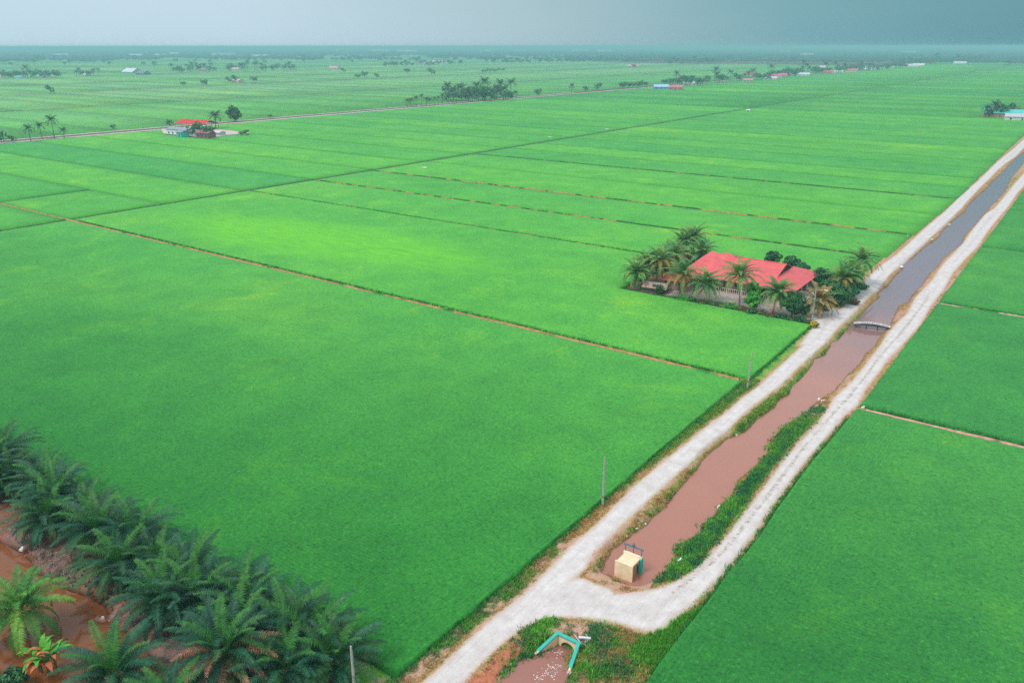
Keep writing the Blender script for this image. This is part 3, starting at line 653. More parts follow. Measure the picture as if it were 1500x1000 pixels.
def broadleaf(name, seed, h, r, cols, n=1500, size=.3, trunk=True):
    rd = random.Random(seed); root = empty(name, (0, 0, 0))
    ch = h * (.62 if trunk else .45); lobes = []
    c = MB()
    leaf_cloud(c, (0, 0, ch), r * .7, n // 4, size, GREENS[cols], rd, min(1.2, h * .5 / r))
    for k in range(13):
        a = k * 2.4; tt = (k + .5) / 13; rr_ = r * (.25 + .5 * math.sin(math.pi * tt)) * rd.uniform(.8, 1.2); q = (math.cos(a) * rr_, math.sin(a) * rr_, ch + (tt - .5) * h * .72); lobes.append(q)
        leaf_cloud(c, q, r * rd.uniform(.28, .48), n // 13, size, [GREENS[cols][k % 3]], rd)
    if trunk:
        t = MB(); t.tube([(0, 0, -.2), (.03, 0, ch * .4), (0, .05, ch * .8)], [.16 * h / 5, .12 * h / 5, .07 * h / 5], (.16, .12, .09), 7)
        for q in lobes[:6]: t.tube([(0, 0, ch * .4), (q[0] * .5, q[1] * .5, (ch * .4 + q[2]) / 2 + .1), q], [.07 * h / 5, .05 * h / 5, .02], (.16, .12, .09), 5)
        t.build('trunk', M_BARK, root)
    else:
        t = MB()
        for q in lobes[:6]: t.tube([(0, 0, -.15), (q[0] * .4, q[1] * .4, q[2] * .5), q], [.05, .04, .015], (.16, .12, .09), 5)
        t.build('stem', M_BARK, root)
    c.build('crown' if trunk else 'foliage', M_LEAF, root)
    return root

# oil palm row between ditch and rice: a few grown individually, then copied
protos = [oil_palm(11), oil_palm(12), oil_palm(13), oil_palm(14, dead=2), oil_palm(15, dead=8)]
row = []
spots = [(-124, 36.5), (-118.5, 35.2), (-113.0, 37.2), (-107.0, 35.6), (-101.5, 37.4), (-96.0, 36.2), (-90.6, 37.2), (-85.2, 35.8), (-80.2, 37.6), (-74.8, 36.4), (-69.6, 37.4), (-65.0, 35.2), (-60.6, 37.6), (-57.6, 34.4), (-54.2, 37.6), (-50.6, 34.6), (-47.6, 38.0), (-110, 33.6), (-93.4, 33.8), (-77.4, 33.9), (-68, 33.2), (-63, 38.6), (-51.5, 38.4), (-55.6, 31.8)]
order = [0, 1, 2, 3, 0, 1, 2, 0, 1, 3, 2, 1, 0, 0, 2, 1, 0, 1, 0, 2, 3, 1, 3, 4]
seen = set()
for i, ((X, Y), k) in enumerate(zip(spots, order)):
    o = protos[k] if k not in seen else copy_tree(protos[k]); seen.add(k)
    o.location = (X, Y, 0); o.rotation_euler = (0, 0, i * 1.37 + 0)
    if k == 4: o.rotation_euler = (0, 0, R(85))
    s = [1.0, .95, 1.06, 1.0, .98][i % 5]; o.scale = (s, s, s * (1 + .1 * ((i * 7) % 3 - 1))); row.append(o)
number([o for o in row if not any(c.name.startswith('dry_frond') and len(c.data.polygons) > 900 for c in o.children)], 'dark green oil palm, {o} in the row between ditch and rice', 'palm tree', 'oil palms in the row beside the ditch')
for o in row:
    if 'label' not in o: tag(o, 'oil palm with a skirt of brown dead fronds near the bottom edge', 'palm tree', 'oil palms in the row beside the ditch')
o = copy_tree(protos[1]); X, Y = at(165, 985, 2.5); o.location = (X, Y, -.1); o.rotation_euler = (0, 0, 2.2); o.scale = (1.0,) * 3
tag(o, 'blue green oil palm on the near bank at the bottom edge of the photo', 'palm tree', 'palms on the near bank of the ditch')
o = copy_tree(protos[0]); X, Y = at(250, 1040, 2.0); o.location = (X, Y, -.1); o.rotation_euler = (0, 0, .7); o.scale = (.9,) * 3
tag(o, 'oil palm cut off by the bottom edge, right of the orange leaved plant', 'palm tree', 'palms on the near bank of the ditch')
o = coconut_palm(41, th=2.6, lean=.3, n=46, style=0, L=5.2, nuts=False, nfr=34, old=False); X, Y = at(28, 892, 2.8); o.location = (X, Y, -.1)
for ch in o.children:
    if ch.name.startswith('crown'):
        a = ch.data.color_attributes['Col']; buf = np.empty(len(a.data) * 4, np.float32); a.data.foreach_get('color', buf); buf = buf.reshape(-1, 4); buf[:, :3] *= (.8, 1.05, .6); a.data.foreach_set('color', buf.ravel())
tag(o, 'bright green young coconut palm leaning over the brown ditch at left edge', 'palm tree')
# orange leaved plant
def croton(seed):
    rd = random.Random(seed); root = empty('banana_plant', (0, 0, 0)); st = MB(); lf = MB(); dl = MB()
    for k in range(7):
        a = k * .9; b = Vector((math.cos(a) * .9, math.sin(a) * .9, 0)) * rd.uniform(.2, 1.2); st.tube([b, b + Vector((0, 0, 1.3))], [.12, .08], (.14, .16, .06), 6)
        for j in range(7):
            az = rd.uniform(0, 6.28); e = R(rd.uniform(35, 80)); L = rd.uniform(1.4, 2.3); w = .24; tgt = lf; col = rd.choice([(.08, .38, .03), (.05, .28, .04), (.12, .40, .03)])
            if rd.random() < .3: tgt = dl; col = rd.choice([(.62, .17, .06), (.50, .15, .07), (.65, .24, .08)])
            H = Vector((math.cos(az), math.sin(az), 0)); S = Vector((-math.sin(az), math.cos(az), 0)); p = b + Vector((0, 0, 1.2)); pr = (p - S * .04, p + S * .04)
            for i in range(1, 7):
                s = i / 6; ee = e - 1.5 * s * s; p = p + (H * math.cos(ee) + Vector((0, 0, 1)) * math.sin(ee)) * L / 6; ww = w * math.sin(math.pi * (s * .9 + .08)) + .01
                cu = (p - S * ww, p + S * ww); tgt.face([pr[0], pr[1], cu[1], cu[0]], jit(col, .12, rd)); pr = cu
    st.build('stem', M_BARK, root); lf.build('leaf_clump', M_LEAF, root); dl.build('dry_leaf', M_LEAF, root); return root
o = croton(5); X, Y = at(62, 968, .8); o.location = (X, Y, -.1); tag(o, 'broad leaved plant with orange dead leaves between palms at bottom left', 'plant')
o = broadleaf('shrub', 77, 1.6, 1.3, 'dark', 700, .22, False); X, Y = at(20, 1000, 0); o.location = (X, Y, 0); tag(o, 'low dark shrub in the bottom left corner below the coconut palm', 'shrub')

# dead fronds thrown on the ditch bank
def frond_pile(seed, n, r):
    rd = random.Random(seed); m = MB()
    for k in range(n):
        az = rd.uniform(0, 6.28); p = Vector((rd.gauss(0, r), rd.gauss(0, r * .45), .12 + rd.random() * .25)); D = Vector((math.cos(az), math.sin(az), rd.uniform(-.06, .06)))
        L = rd.uniform(1.0, 2.6); c = rd.choice([(.36, .25, .23), (.30, .20, .19), (.42, .30, .27), (.25, .13, .09)])
        m.tube([p - D * L / 2, p + D * L / 2], [.03, .012], c, 4); S = Vector((-D.y, D.x, 0))
        for j in range(16):
            q = p + D * L * (j / 16 - .5); sg = 1 if j % 2 else -1; e = q + (S * sg * .7 + D * .5).normalized() * .5 + Vector((0, 0, rd.uniform(-.1, .1)))
            m.face([q - D * .03, q + D * .03, e], c)
    return m.build('dead_frond_pile', M_BARK)
for i, (u, v, n, r, lb) in enumerate([(40, 775, 110, 2.2, 'greyish pink heap of dead palm fronds beside the white scrap on the ditch bank'), (75, 822, 80, 1.7, 'grey heap of dead fronds at the water edge under long drooping fronds'), (190, 905, 90, 1.3, 'grey heap of dry fronds and sticks near the ditch, middle of the bank'), (250, 935, 70, 1.2, 'reddish brown heap of fallen fronds in the gap between palms')]):
    o = frond_pile(50 + i, n, r); X, Y = at(u, v, 0); o.location = (X, Y + .3, -.15); tag(o, lb, 'frond pile', 'heaps of dead fronds on the ditch bank')

# small pale scraps along the water
def scrap(w, d, h, seed, col=(.85, .84, .84)):
    rd = random.Random(seed); m = MB(); m.box(-w, w, -d, d, 0, h, col); m.box(-w * .6, w * .9, -d * .3, d * .7, h, h * 1.5, col, .4)
    m.v = [(a + rd.uniform(-.04, .04), b + rd.uniform(-.04, .04), c) for a, b, c in m.v]; return m.build('litter', M_PAINT)
for i, (u, v, w, lb) in enumerate([(1054, 744, .34, 'white foam scrap at the right water edge, halfway down the leafy bank'), (996, 822, .30, 'white scrap in the weeds right of the sluice gate'), (944, 768, .2, 'small white scrap under green weeds on the left canal bank'), (932, 776, .18, 'white scrap among weeds, next up from the gate frame'),
        (917, 787, .14, 'tiny white scrap beside the gate frame at the left bank'), (1206, 589, .4, 'white plastic lump where the leafy right bank turns bare'), (1199, 586, .25, 'small pale scrap just left of the white lump on the right bank'), (1078, 638, .2, 'white speck under the left bank, level with the lower field'), (1264, 598, .32, 'white block at the end of the brown bund beside the right road'),
        (32, 804, .34, 'white scrap on the left ditch bank among dead fronds'), (150, 905, .14, 'white ball floating in the brown ditch'), (1329, 347, .4, 'pale stone at the road end of a field bund'), (1390, 330, .35, 'white scrap on the far left canal bank'), (1365, 352, .4, 'pale stone pile on the left canal bank'), (1320, 392, .45, 'white stones at the water edge beside the widening of the road')]):
    o = scrap(w, w * .6, .16 + w * .2, 90 + i); z0 = -.73 if (u, v) in ((1054, 744), (150, 905), (944, 768), (932, 776), (917, 787), (1078, 638)) else -.25 if u in (996, 1206, 1199, 32, 1390, 1365, 1320) else .02
    X, Y = at(u, v, z0); o.location = (X, Y, z0); o.rotation_euler = (0, 0, i * 1.3); tag(o, lb, 'litter', 'pale scraps along the banks')
m = MB(); rd = random.Random(4)
for k in range(14):
    a = rd.uniform(0, 6.28); p = Vector((rd.gauss(0, .45), rd.gauss(0, .35), .1)); D = Vector((math.cos(a), math.sin(a), .15)) * rd.uniform(.3, .8); m.tube([p - D, p + D], [.05, .04], rd.choice([(.25, .22, .22), (.12, .11, .12), (.65, .62, .62)]), 5)
m.box(-.7, .5, -.12, .12, .2, .34, (.75, .72, .72), .5)
o = m.build('rubble_heap', M_CONC); X, Y = at(857, 937, 0); o.location = (X, Y, 0); tag(o, 'grey heap of broken sticks and concrete right of the culvert mouth', 'rubble')

# ------------------------------------------------------------------ sluice gate
YEL, TEAL = (.88, .68, .44), (.05, .46, .38)
def sluice():
    root = empty('sluice_gate', (-33.95, 68.6, -.75))
    W, D = 1.10, 1.08
    a = MB(); a.box(-W, W, -D - .06, -D + .10, -.9, 2.05, YEL)
    a.build('front_wall', M_PAINT, root)
    a = MB(); a.box(-W + .12, W - .12, -D + .102, D - .22, 1.76, 1.96, (.86, .68, .45)); a.build('top_slab', M_PAINT, root)
    for sg in (-1, 1):
        a = MB(); xx = sg * (W - .46); a.box(xx - .1, xx + .1, -D + .102, D - .302, -.9, 1.758, (.50, .24, .10)); a.build('side_wall', M_PAINT, root)  # side walls darker than the front: shade of the recess in their colour
    a = MB(); a.box(-W - .04, W + .04, D - .218, D + .05, 1.86, 2.14, (.88, .76, .58)); a.build('rear_beam', M_PAINT, root)
    for sg in (-1, 1):
        a = MB(); xx = sg * (W - .08); a.box(xx - .16, xx + .16, D - .30, D + .24, -.9, 1.858, TEAL); a.build('gate_pier', M_PAINT, root)
    a = MB(); a.box(-W + .24, W - .24, D + .02, D + .1, -.9, .9, (.12, .13, .14)); a.build('gate_leaf', M_METAL, root)
    fr = MB(); STEEL = (.16, .22, .27)
    for sg in (-1, 1): fr.box(sg * (W - .1) - .05, sg * (W - .1) + .05, D - .05, D + .04, 2.142, 3.06, STEEL)
    fr.box(-W - .12, W + .12, D - .09, D - .03, 2.92, 3.08, STEEL); fr.box(-W - .12, W + .12, D + .05, D + .1, 2.92, 3.08, STEEL)
    fo = fr.build('lifting_frame', M_METAL, root)
    s = MB(); s.tube([(0, D + .01, .85), (0, D + .01, 3.55)], .035, (.05, .05, .055), 8); s.tube([(0, D + .01, 3.08), (0, D + .01, 3.2)], .12, (.05, .05, .055), 10); s.build('spindle', M_METAL, fo)
    s = MB()
    for k in range(12):
        a0, a1 = k * math.pi / 6, (k + 1) * math.pi / 6; s.tube([(math.cos(a0) * .28, D + .01 + math.sin(a0) * .28, 3.22), (math.cos(a1) * .28, D + .01 + math.sin(a1) * .28, 3.22)], .02, STEEL, 5)
    for k in range(3): a0 = k * math.pi / 3; s.tube([(math.cos(a0) * .28, D + .01 + math.sin(a0) * .28, 3.22), (-math.cos(a0) * .28, D + .01 - math.sin(a0) * .28, 3.22)], .015, STEEL, 5)
    s.build('handwheel', M_METAL, fo)
    return tag(root, 'pale yellow concrete sluice box with teal piers and steel lifting frame', 'sluice gate')
sluice()

# culvert mouth on the pond side
def culvert():
    root = empty('culvert_headwall', (-33.0, 54.45, -.76)); W, Hh = 1.22, 1.25
    a = MB(); n = 14; r = .78; th = .22
    def Yf(y): return y
    for yv, fl in ((0.0, 0), (th, 1)):
        prev = None
        for k in range(n + 1):
            t = math.pi * k / n; ax, az_ = -math.cos(t) * r, math.sin(t) * r + .02; bx = -W + 2 * W * k / n
            cur = ((ax, yv, az_), (bx, yv, Hh))
            if prev: f = [prev[0], cur[0], cur[1], prev[1]]; a.face(f if not fl else f[::-1], YEL)
            prev = cur
        for sg in (-1, 1):
            a.face([(sg * r, yv, -.6), (sg * W, yv, -.6), (sg * W, yv, Hh), (sg * r, yv, .02)], YEL)
    for k in range(n):
        t0, t1 = math.pi * k / n, math.pi * (k + 1) / n; P = lambda t, y_: (-math.cos(t) * r, y_, math.sin(t) * r + .02)
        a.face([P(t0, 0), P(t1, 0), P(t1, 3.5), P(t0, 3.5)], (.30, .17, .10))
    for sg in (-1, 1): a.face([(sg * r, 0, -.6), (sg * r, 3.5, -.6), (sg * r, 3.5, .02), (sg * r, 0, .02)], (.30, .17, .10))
    a.build('headwall', M_PAINT, root)
    c = MB(); c.box(-W - .2, W + .2, -.10, th + .06, Hh + .003, Hh + .15, TEAL); c.build('coping', M_PAINT, root)
    for sg, L, sp, in ((-1, 2.5, .95), (1, 2.6, .55)):
        w = MB(); cp = MB(); t = .13
        x0, x1 = sg * (W + .02), sg * (W + .02 + sp); y0, y1 = -.105, -L; z0, z1 = Hh + .1, .12; N = 7
        for k in range(N):
            s0, s1 = k / N, (k + 1) / N
            def P(s, off, top): return (x0 + (x1 - x0) * s + off, y0 + (y1 - y0) * s, (z0 + (z1 - z0) * s) if top else -.6)
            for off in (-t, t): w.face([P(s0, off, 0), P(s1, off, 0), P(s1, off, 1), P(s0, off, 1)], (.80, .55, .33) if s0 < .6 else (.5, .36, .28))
            w.face([P(s0, -t, 1), P(s1, -t, 1), P(s1, t, 1), P(s0, t, 1)], YEL)
            if s0 < .72:
                Z = lambda p, d: (p[0], p[1], p[2] + d)
                q = [P(s0, -t - .05, 1), P(s1, -t - .05, 1), P(s1, t + .05, 1), P(s0, t + .05, 1)]
                cp.face([Z(p, .09) for p in q], TEAL); cp.face([Z(q[0], -.06), Z(q[1], -.06), Z(q[1], .09), Z(q[0], .09)], TEAL); cp.face([Z(q[3], -.06), Z(q[2], -.06), Z(q[2], .09), Z(q[3], .09)], TEAL)
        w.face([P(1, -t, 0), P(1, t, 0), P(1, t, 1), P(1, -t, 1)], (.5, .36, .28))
        wo = w.build('wing_wall', M_PAINT, root); cp.build('coping', M_PAINT, wo)
    f = MB(); f.tube([(1.95, -2.75, -.3), (1.95, -2.75, .32)], [.32, .26], (.62, .40, .40), 9); f.build('footing_block', M_CONC, root)
    return tag(root, 'arched yellow culvert mouth with teal coping and two wing walls', 'culvert')
culvert()
fm = MB(); rd = random.Random(8)
for k in range(150):
    u, v = rd.choice([(818, 945), (822, 950), (816, 955), (812, 978), (800, 985), (790, 992), (805, 990)]); X, Y = at(u + rd.gauss(0, 5), v + rd.gauss(0, 3.5), -.75); s = rd.uniform(.02, .06)
    if -35.6 < X < -31.7 and Y < 54: fm.box(-s, s, -s * .7, s * .7, -.757, -.735, (.80, .76, .72), rd.random() * 3, (X, Y))
tag(fm.build('foam_flecks', M_PAINT), 'white foam flecks drifting on the brown pond', 'foam', kind='stuff')

# ------------------------------------------------------------------ poles
def pole(X, Y, h, label, arm=False, tilt=0.0, lamp=False):
    root = empty('utility_pole', (X, Y, 0)); root.rotation_euler = (0, tilt, 0)
    m = MB(); m.tube([(0, 0, -.5), (0, 0, h)], [.17, .10], (.46, .44, .40), 8); m.build('pole_shaft', M_CONC, root)
    m = MB(); m.tube([(0, 0, h), (0, 0, h + .06)], .085, (.4, .38, .36), 8); m.build('pole_cap', M_METAL, root)
    m = MB(); m.tube([(0, 0, 1.2), (0, 0, 1.45)], .172, (.25, .20, .16), 8); m.build('band', M_METAL, root)
    if arm:
        m = MB(); m.box(-1.2, 1.2, -.06, .06, h - .8, h - .66, (.45, .45, .45)); m.build('cross_arm', M_METAL, root); m = MB(); m.box(-1.0, 1.0, -.06, .06, h - 2.2, h - 2.06, (.45, .45, .45)); m.build('cross_arm', M_METAL, root)
    if lamp:
        m = MB(); m.tube([(0, 0, h - .4), (1.2, .2, h - .1), (1.7, .3, h - .12)], .04, (.5, .5, .5), 6); m.build('lamp_arm', M_METAL, root)
        m = MB(); m.box(1.6, 2.3, .16, .44, h - .2, h - .06, (.8, .8, .8)); m.build('lamp_head', M_METAL, root)
    return tag(root, label, 'utility pole', 'concrete poles beside the left road')
P = at(882, 740); pole(P[0], P[1], 6.9, 'grey concrete pole at the field edge, left of the sluice gate')
P = at(1094, 569); pole(P[0], P[1], 6.6, 'slightly leaning grey pole at the road end of the brown bund', tilt=.03)
P = at(1189, 469); pole(P[0], P[1], 7.0, 'pole with a street lamp beside the driveway of the red roofed house', lamp=True)
pole(-43.9, 36.6, 6.6, 'grey pole sticking up through the palms at the bottom edge')
for u, v, h, lb in ((1345, 210, 13, 'thin pale pole with cross arms alone in the fields at right'), (945, 178, 9, 'pale pole with cross arms beside the dark drain'), (1094, 168, 9, 'pale pole with cross arms where the drain meets a white hut')):
    P = at(u, v); o = pole(P[0], P[1], h, lb, arm=True); o['group'] = 'far poles standing among the fields'

# ------------------------------------------------------------------ footbridge
def footbridge():
    A = at(1250, 474); B = at(1304, 480); root = empty('footbridge', (A[0], A[1], 0)); root.rotation_euler = (0, 0, math.atan2(B[1] - A[1], B[0] - A[0])); L = math.dist(A, B)
    zc = lambda t: .12 + .42 * math.sin(math.pi * t)
    d = MB(); ug = MB(); rl = MB(); n = 16; w = .65
    for k in range(n):
        t0, t1 = k / n, (k + 1) / n; x0, x1 = L * t0, L * t1 - .04
        for sgn, col, hh, tgt, dz in ((0, (.55, .50, .50), .07, d, 0),):
            a0, a1 = zc(t0), zc(t1); tgt.v += [(x0, -w, a0 - hh), (x1, -w, a1 - hh), (x1, w, a1 - hh), (x0, w, a0 - hh), (x0, -w, a0), (x1, -w, a1), (x1, w, a1), (x0, w, a0)]; b = len(tgt.v) - 8
            for q in ((0, 3, 2, 1), (4, 5, 6, 7), (0, 1, 5, 4), (1, 2, 6, 5), (2, 3, 7, 6), (3, 0, 4, 7)): tgt.f.append(tuple(b + i for i in q)); tgt.c.append(jit(col, .15))
    for sg in (-1, 1):
        ug.tube([(L * k / 12, sg * .5, zc(k / 12) - .2 - .25 * math.sin(math.pi * k / 12)) for k in range(13)], .2, (.07, .07, .08), 6)
    d.build('deck', M_CONC, root); ug.build('girder', M_METAL, root)
    for t in (.36, .66):
        m = MB(); m.box(L * t - .1, L * t + .1, -.55, .55, -1.7, zc(t) - .3, (.14, .13, .13)); m.build('pier', M_CONC, root)
    for k in range(7):
        t = .08 + .14 * k
        rl.tube([(L * t, -.6, zc(t)), (L * t, -.6, zc(t) + .55)], .035, (.45, .42, .42), 5)
    rl.tube([(L * (.08 + .14 * k), -.6, zc(.08 + .14 * k) + .5) for k in range(7)], .03, (.45, .42, .42), 5)
    rl.build('railing', M_METAL, root)
    return tag(root, 'low arched footbridge crossing the canal near the red roofed house', 'footbridge')
footbridge()

# ------------------------------------------------------------------ red roofed house
RED = (.70, .12, .125)
def slab(m, pts, th, col, ucol=(.16, .07, .06)):
    """thick sloping roof plane"""
    m.face(pts, col); low = [(p[0], p[1], p[2] - th) for p in pts]; m.face(low[::-1], ucol)
    for i in range(len(pts)): j = (i + 1) % len(pts); m.face([pts[i], low[i], low[j], pts[j]], tuple(v * .8 for v in col))
def big_house():
    O = Vector((-64, 186, 0)); root = empty('red_roofed_house', O)
    def loc(L): return [(a - O.x, b - O.y, c) for a, b, c in L]
    w = MB(); WC = (.72, .68, .66); w.box(-75.2 - O.x, -53.2 - O.x, 179.6 - O.y, 196 - O.y, 0, 3.3, WC); w.box(-75.3 - O.x, -53.1 - O.x, 179.5 - O.y, 196.1 - O.y, 0, .75, (.60, .30, .24)); w.build('wall', M_PAINT, root)
    r = MB()
    E0, E1, Fy, By, ze = -78.2, -50.6, 176.9, 198.6, 3.05
    ry, zr = 187.6, 6.35; gx = -56.2; zg = 4.55; s = (zr - ze) / (ry - Fy)
    # front and back slopes
    slab(r, loc([(E0 + 1.5, Fy, ze), (-56.2, Fy, ze), (-56.2, ry, zr), (-71.5, ry, zr)]), .12, RED)
    slab(r, loc([(-56.2, By, ze), (E0 + 1.5, By, ze), (-71.5, ry, zr), (-56.2, ry, zr)]), .12, RED)
    # lower skirt round the right end
    yf = Fy + (zg - ze) / s; yb = By - (zg - ze) / ((zr - ze) / (By - ry))
    slab(r, loc([(-56.195, Fy, ze), (E1, Fy, ze - .25), (-56.195, yf, zg)]), .12, RED)
    slab(r, loc([(E1, Fy + .01, ze - .25), (E1, By, ze - .25), (-56.19, yb, zg), (-56.19, yf + .01, zg)]), .12, RED)
    slab(r, loc([(E1, By + .01, ze - .25), (-56.195, By, ze), (-56.195, yb, zg)]), .12, RED)
    # left block: a second, slightly higher hip with two small peaks and a dip between
    lx0, lx1, lf, lb, lz = -78.6, -63.5, 177.3, 199.2, 3.1
    pk = [(-75.2, 188.4, 6.75), (-72.9, 188.2, 6.35), (-71.2, 188.0, 6.95), (-68.6, 187.9, 6.42)]
    slab(r, loc([(lx0, lf, lz), (lx1, lf + .6, lz + .15), pk[3], pk[2], pk[1], pk[0]]), .12, RED)
    slab(r, loc([(lx1, lb - .6, lz + .15), (lx0, lb, lz), pk[0], pk[1], pk[2], pk[3]]), .12, RED)
    slab(r, loc([(lx0 - .01, lb, lz), (lx0 - .01, lf, lz), (pk[0][0] - .01, pk[0][1], pk[0][2])]), .12, RED)
    ro = r.build('roof', M_ROOF, root)
    g_ = MB(); g_.face(loc([(-56.6, yf + .4, zg), (-56.6, yb - .4, zg), (-56.6, ry, zr - .25)]), (.10, .06, .06)); g_.build('gable_vent', M_PAINT, ro)
    rc = MB(); rc.tube(loc([(-71.0, ry, zr + .04), (-56.0, ry, zr + .04)]), .14, (.72, .13, .13), 6); rc.tube(loc([(-56.1, ry, zr + .03), (-56.1, yf, zg + .05)]), .11, (.72, .13, .13), 6); rc.tube(loc([(-56.1, yf, zg + .05), (E1, Fy, ze - .2)]), .11, (.72, .13, .13), 6); rc.build('ridge_cap', M_ROOF, ro)
    for k in range(7):   # front windows and doors under the eave
        xx = -73.5 + k * 3.0
        if k in (2, 5): a = MB(); a.box(xx - .5 - O.x, xx + .5 - O.x, 179.42 - O.y, 179.48 - O.y, .76, 2.75, (.22, .10, .06)); a.build('door', M_PAINT, root)
        else:
            a = MB(); a.box(xx - .8 - O.x, xx + .8 - O.x, 179.44 - O.y, 179.49 - O.y, 1.1, 2.5, (.05, .06, .07)); wn = a.build('window', M_METAL, root)
            a = MB()
            for q in (-.82, -.02, .78): a.box(xx + q - O.x, xx + q + .06 - O.x, 179.38 - O.y, 179.43 - O.y, 1.05, 2.55, (.85, .83, .8))
            a.build('window_frame', M_PAINT, wn)
    for k in range(4):
        yy_ = 182 + 3.6 * k; a = MB(); a.box(-53.0 - O.x, -52.94 - O.x, yy_ - .7 - O.y, yy_ + .7 - O.y, 1.0, 2.4, (.05, .06, .07)); a.build('window', M_METAL, root)
    for xx in (-77.2, -73.6, -70, -66.4, -62.8, -59.2, -55.4, -51.6): a = MB(); a.box(xx - .1 - O.x, xx + .1 - O.x, 177.6 - O.y, 177.8 - O.y, 0, 2.95, (.80, .78, .76)); a.build('porch_post', M_PAINT, root)
    for yy_ in (182, 186.5, 191, 195.5): a = MB(); a.box(-51.7 - O.x, -51.5 - O.x, yy_ - O.y, yy_ + .2 - O.y, 0, 2.7, (.80, .78, .76)); a.build('porch_post', M_PAINT, root)
    a = MB()
    for k in range(46): a.box(-76 + k * .5 - O.x, -75.92 + k * .5 - O.x, 177.64 - O.y, 177.72 - O.y, .1, .95, (.82, .78, .72))
    a.box(-76 - O.x, -53.2 - O.x, 177.62 - O.y, 177.74 - O.y, .952, 1.02, (.82, .78, .72)); a.build('porch_railing', M_PAINT, root)
    return tag(root, 'large house with a pink red metal roof among coconut palms by the canal', 'house')
big_house()

def small_house(X, Y, w, d, h, rz, roof, wall, label, cat='house', group=None, rh=None, hip=False, opens=3, name='farm_house', open_side=False):
    root = empty(name, (X, Y, 0), rz); rh = rh or d * .28; ov = .5
    m = MB()
    if open_side:
        for a in np.linspace(-w / 2 + .3, w / 2 - .3, 5):
            for b in (-d / 2 + .3, d / 2 - .3): p = MB(); p.box(a - .12, a + .12, b - .12, b + .12, 0, h, (.35, .3, .28)); p.build('post', M_PAINT, root)
    else:
        m.box(-w / 2, w / 2, -d / 2, d / 2, 0, h, wall)
        if not hip:
            for sg in (-1, 1): m.face([(sg * w / 2, -d / 2, h), (sg * w / 2, d / 2, h), (sg * w / 2, 0, h + rh * .9)], wall)
        m.build('wall', M_PAINT, root)
    r = MB(); hx = w / 2 + ov; hy = d / 2 + ov; rx = hx - (d * .4 if hip else 0); e = h - .05
    slab(r, [(-hx, -hy, e), (hx, -hy, e), (rx, 0, h + rh), (-rx, 0, h + rh)], .1, roof)
    slab(r, [(hx, hy, e), (-hx, hy, e), (-rx, .01, h + rh), (rx, .01, h + rh)], .1, roof)
    if hip:
        slab(r, [(hx, -hy, e), (hx, hy, e), (rx, 0, h + rh)], .1, roof); slab(r, [(-hx, hy, e), (-hx, -hy, e), (-rx, 0, h + rh)], .1, roof)
    r.build('roof', M_PAINT, root)
    if not open_side:
        for k in range(opens):
            xx = (k + .5) / opens * w - w / 2; a = MB()
            if k == opens // 2: a.box(xx - .5, xx + .5, -d / 2 - .05, -d / 2 - .003, 0, 2.1, (.12, .09, .08)); a.build('door', M_PAINT, root)
            else: a.box(xx - .7, xx + .7, -d / 2 - .05, -d / 2 - .003, 1, 2.2, (.05, .06, .07)); a.build('window', M_METAL, root)
    return tag(root, label, cat, group)

P = at(985, 425); small_house(P[0], P[1] + 2.2, 6.5, 4.5, 2.4, .1, (.40, .10, .085), (.34, .25, .22), 'low dark shed with a brownish red roof at the left end of the house yard', 'shed', name='shed', opens=2)
P = at(958, 428); small_house(P[0], P[1] + 1.0, 5.0, 3.2, 1.3, .15, (.42, .30, .24), (.14, .11, .10), 'small lean-to with a faded tan roof beside the rice, left of the shed', 'shed', name='shed', opens=1)
small_house(-82.5, 198.5, 7.5, 4.0, 2.4, 0.0, (.22, .20, .22), (.25, .22, .22), 'grey roofed hut peeping out behind the left end of the red roof', 'shed', name='shed', opens=2)

# palms and trees round the house
hp = [(929, 422, 3.8, 0, 'coconut palm at the far left corner of the house yard'), (960, 418, 6.0, 1, 'coconut palm with yellow stalks, second from left in the yard'), (995, 434, 5.2, 1, 'coconut palm with a skirt of orange yellow fronds right of the shed'),
      (1034, 441, 3.8, 0, 'short coconut palm in front of the left part of the red roof'), (1082, 450, 6.9, 0, 'tall coconut palm crossing the middle of the red roof'), (1132, 459, 4.6, 0, 'coconut palm at the front yard near the right end of the roof'),
      (1197, 463, 3.2, 2, 'withered orange coconut palm beside the driveway pole'), (1254, 420, 6.0, 0, 'coconut palm at far right of the yard, next to the road'), (1228, 434, 4.0, 1, 'pale fronded coconut palm behind the dark bushes by the road'),
      (1014, 386, 6.8, 0, 'tallest grey green coconut palm behind the left end of the house'), (1002, 388, 5.6, 0, 'coconut palm just left of the tallest one behind the house'), (946, 414, 4.6, 0, 'coconut palm squeezed between the first two at the left of the yard'), (986, 408, 5.6, 1, 'coconut palm rising behind the brown shed roof'), (1021, 398, 5.0, 0, 'coconut palm touching the left eave of the red roof'), (1243, 430, 4.6, 0, 'coconut palm between the pale fronded one and the road'), (980, 398, 4.4, 0, 'leafy coconut palm between the shed and the tallest palm')]
for i, (u, v, th, st, lb) in enumerate(hp):
    o = coconut_palm(200 + i * 3, th=th, lean=[.3, .9, .5][i % 3], n=20, style=st, L=5.5 if th > 5 else 4.8, nfr=34); P = at(u, v); o.location = (P[0], P[1], 0)
    tag(o, lb, 'palm tree', 'coconut palms round the red roofed house')
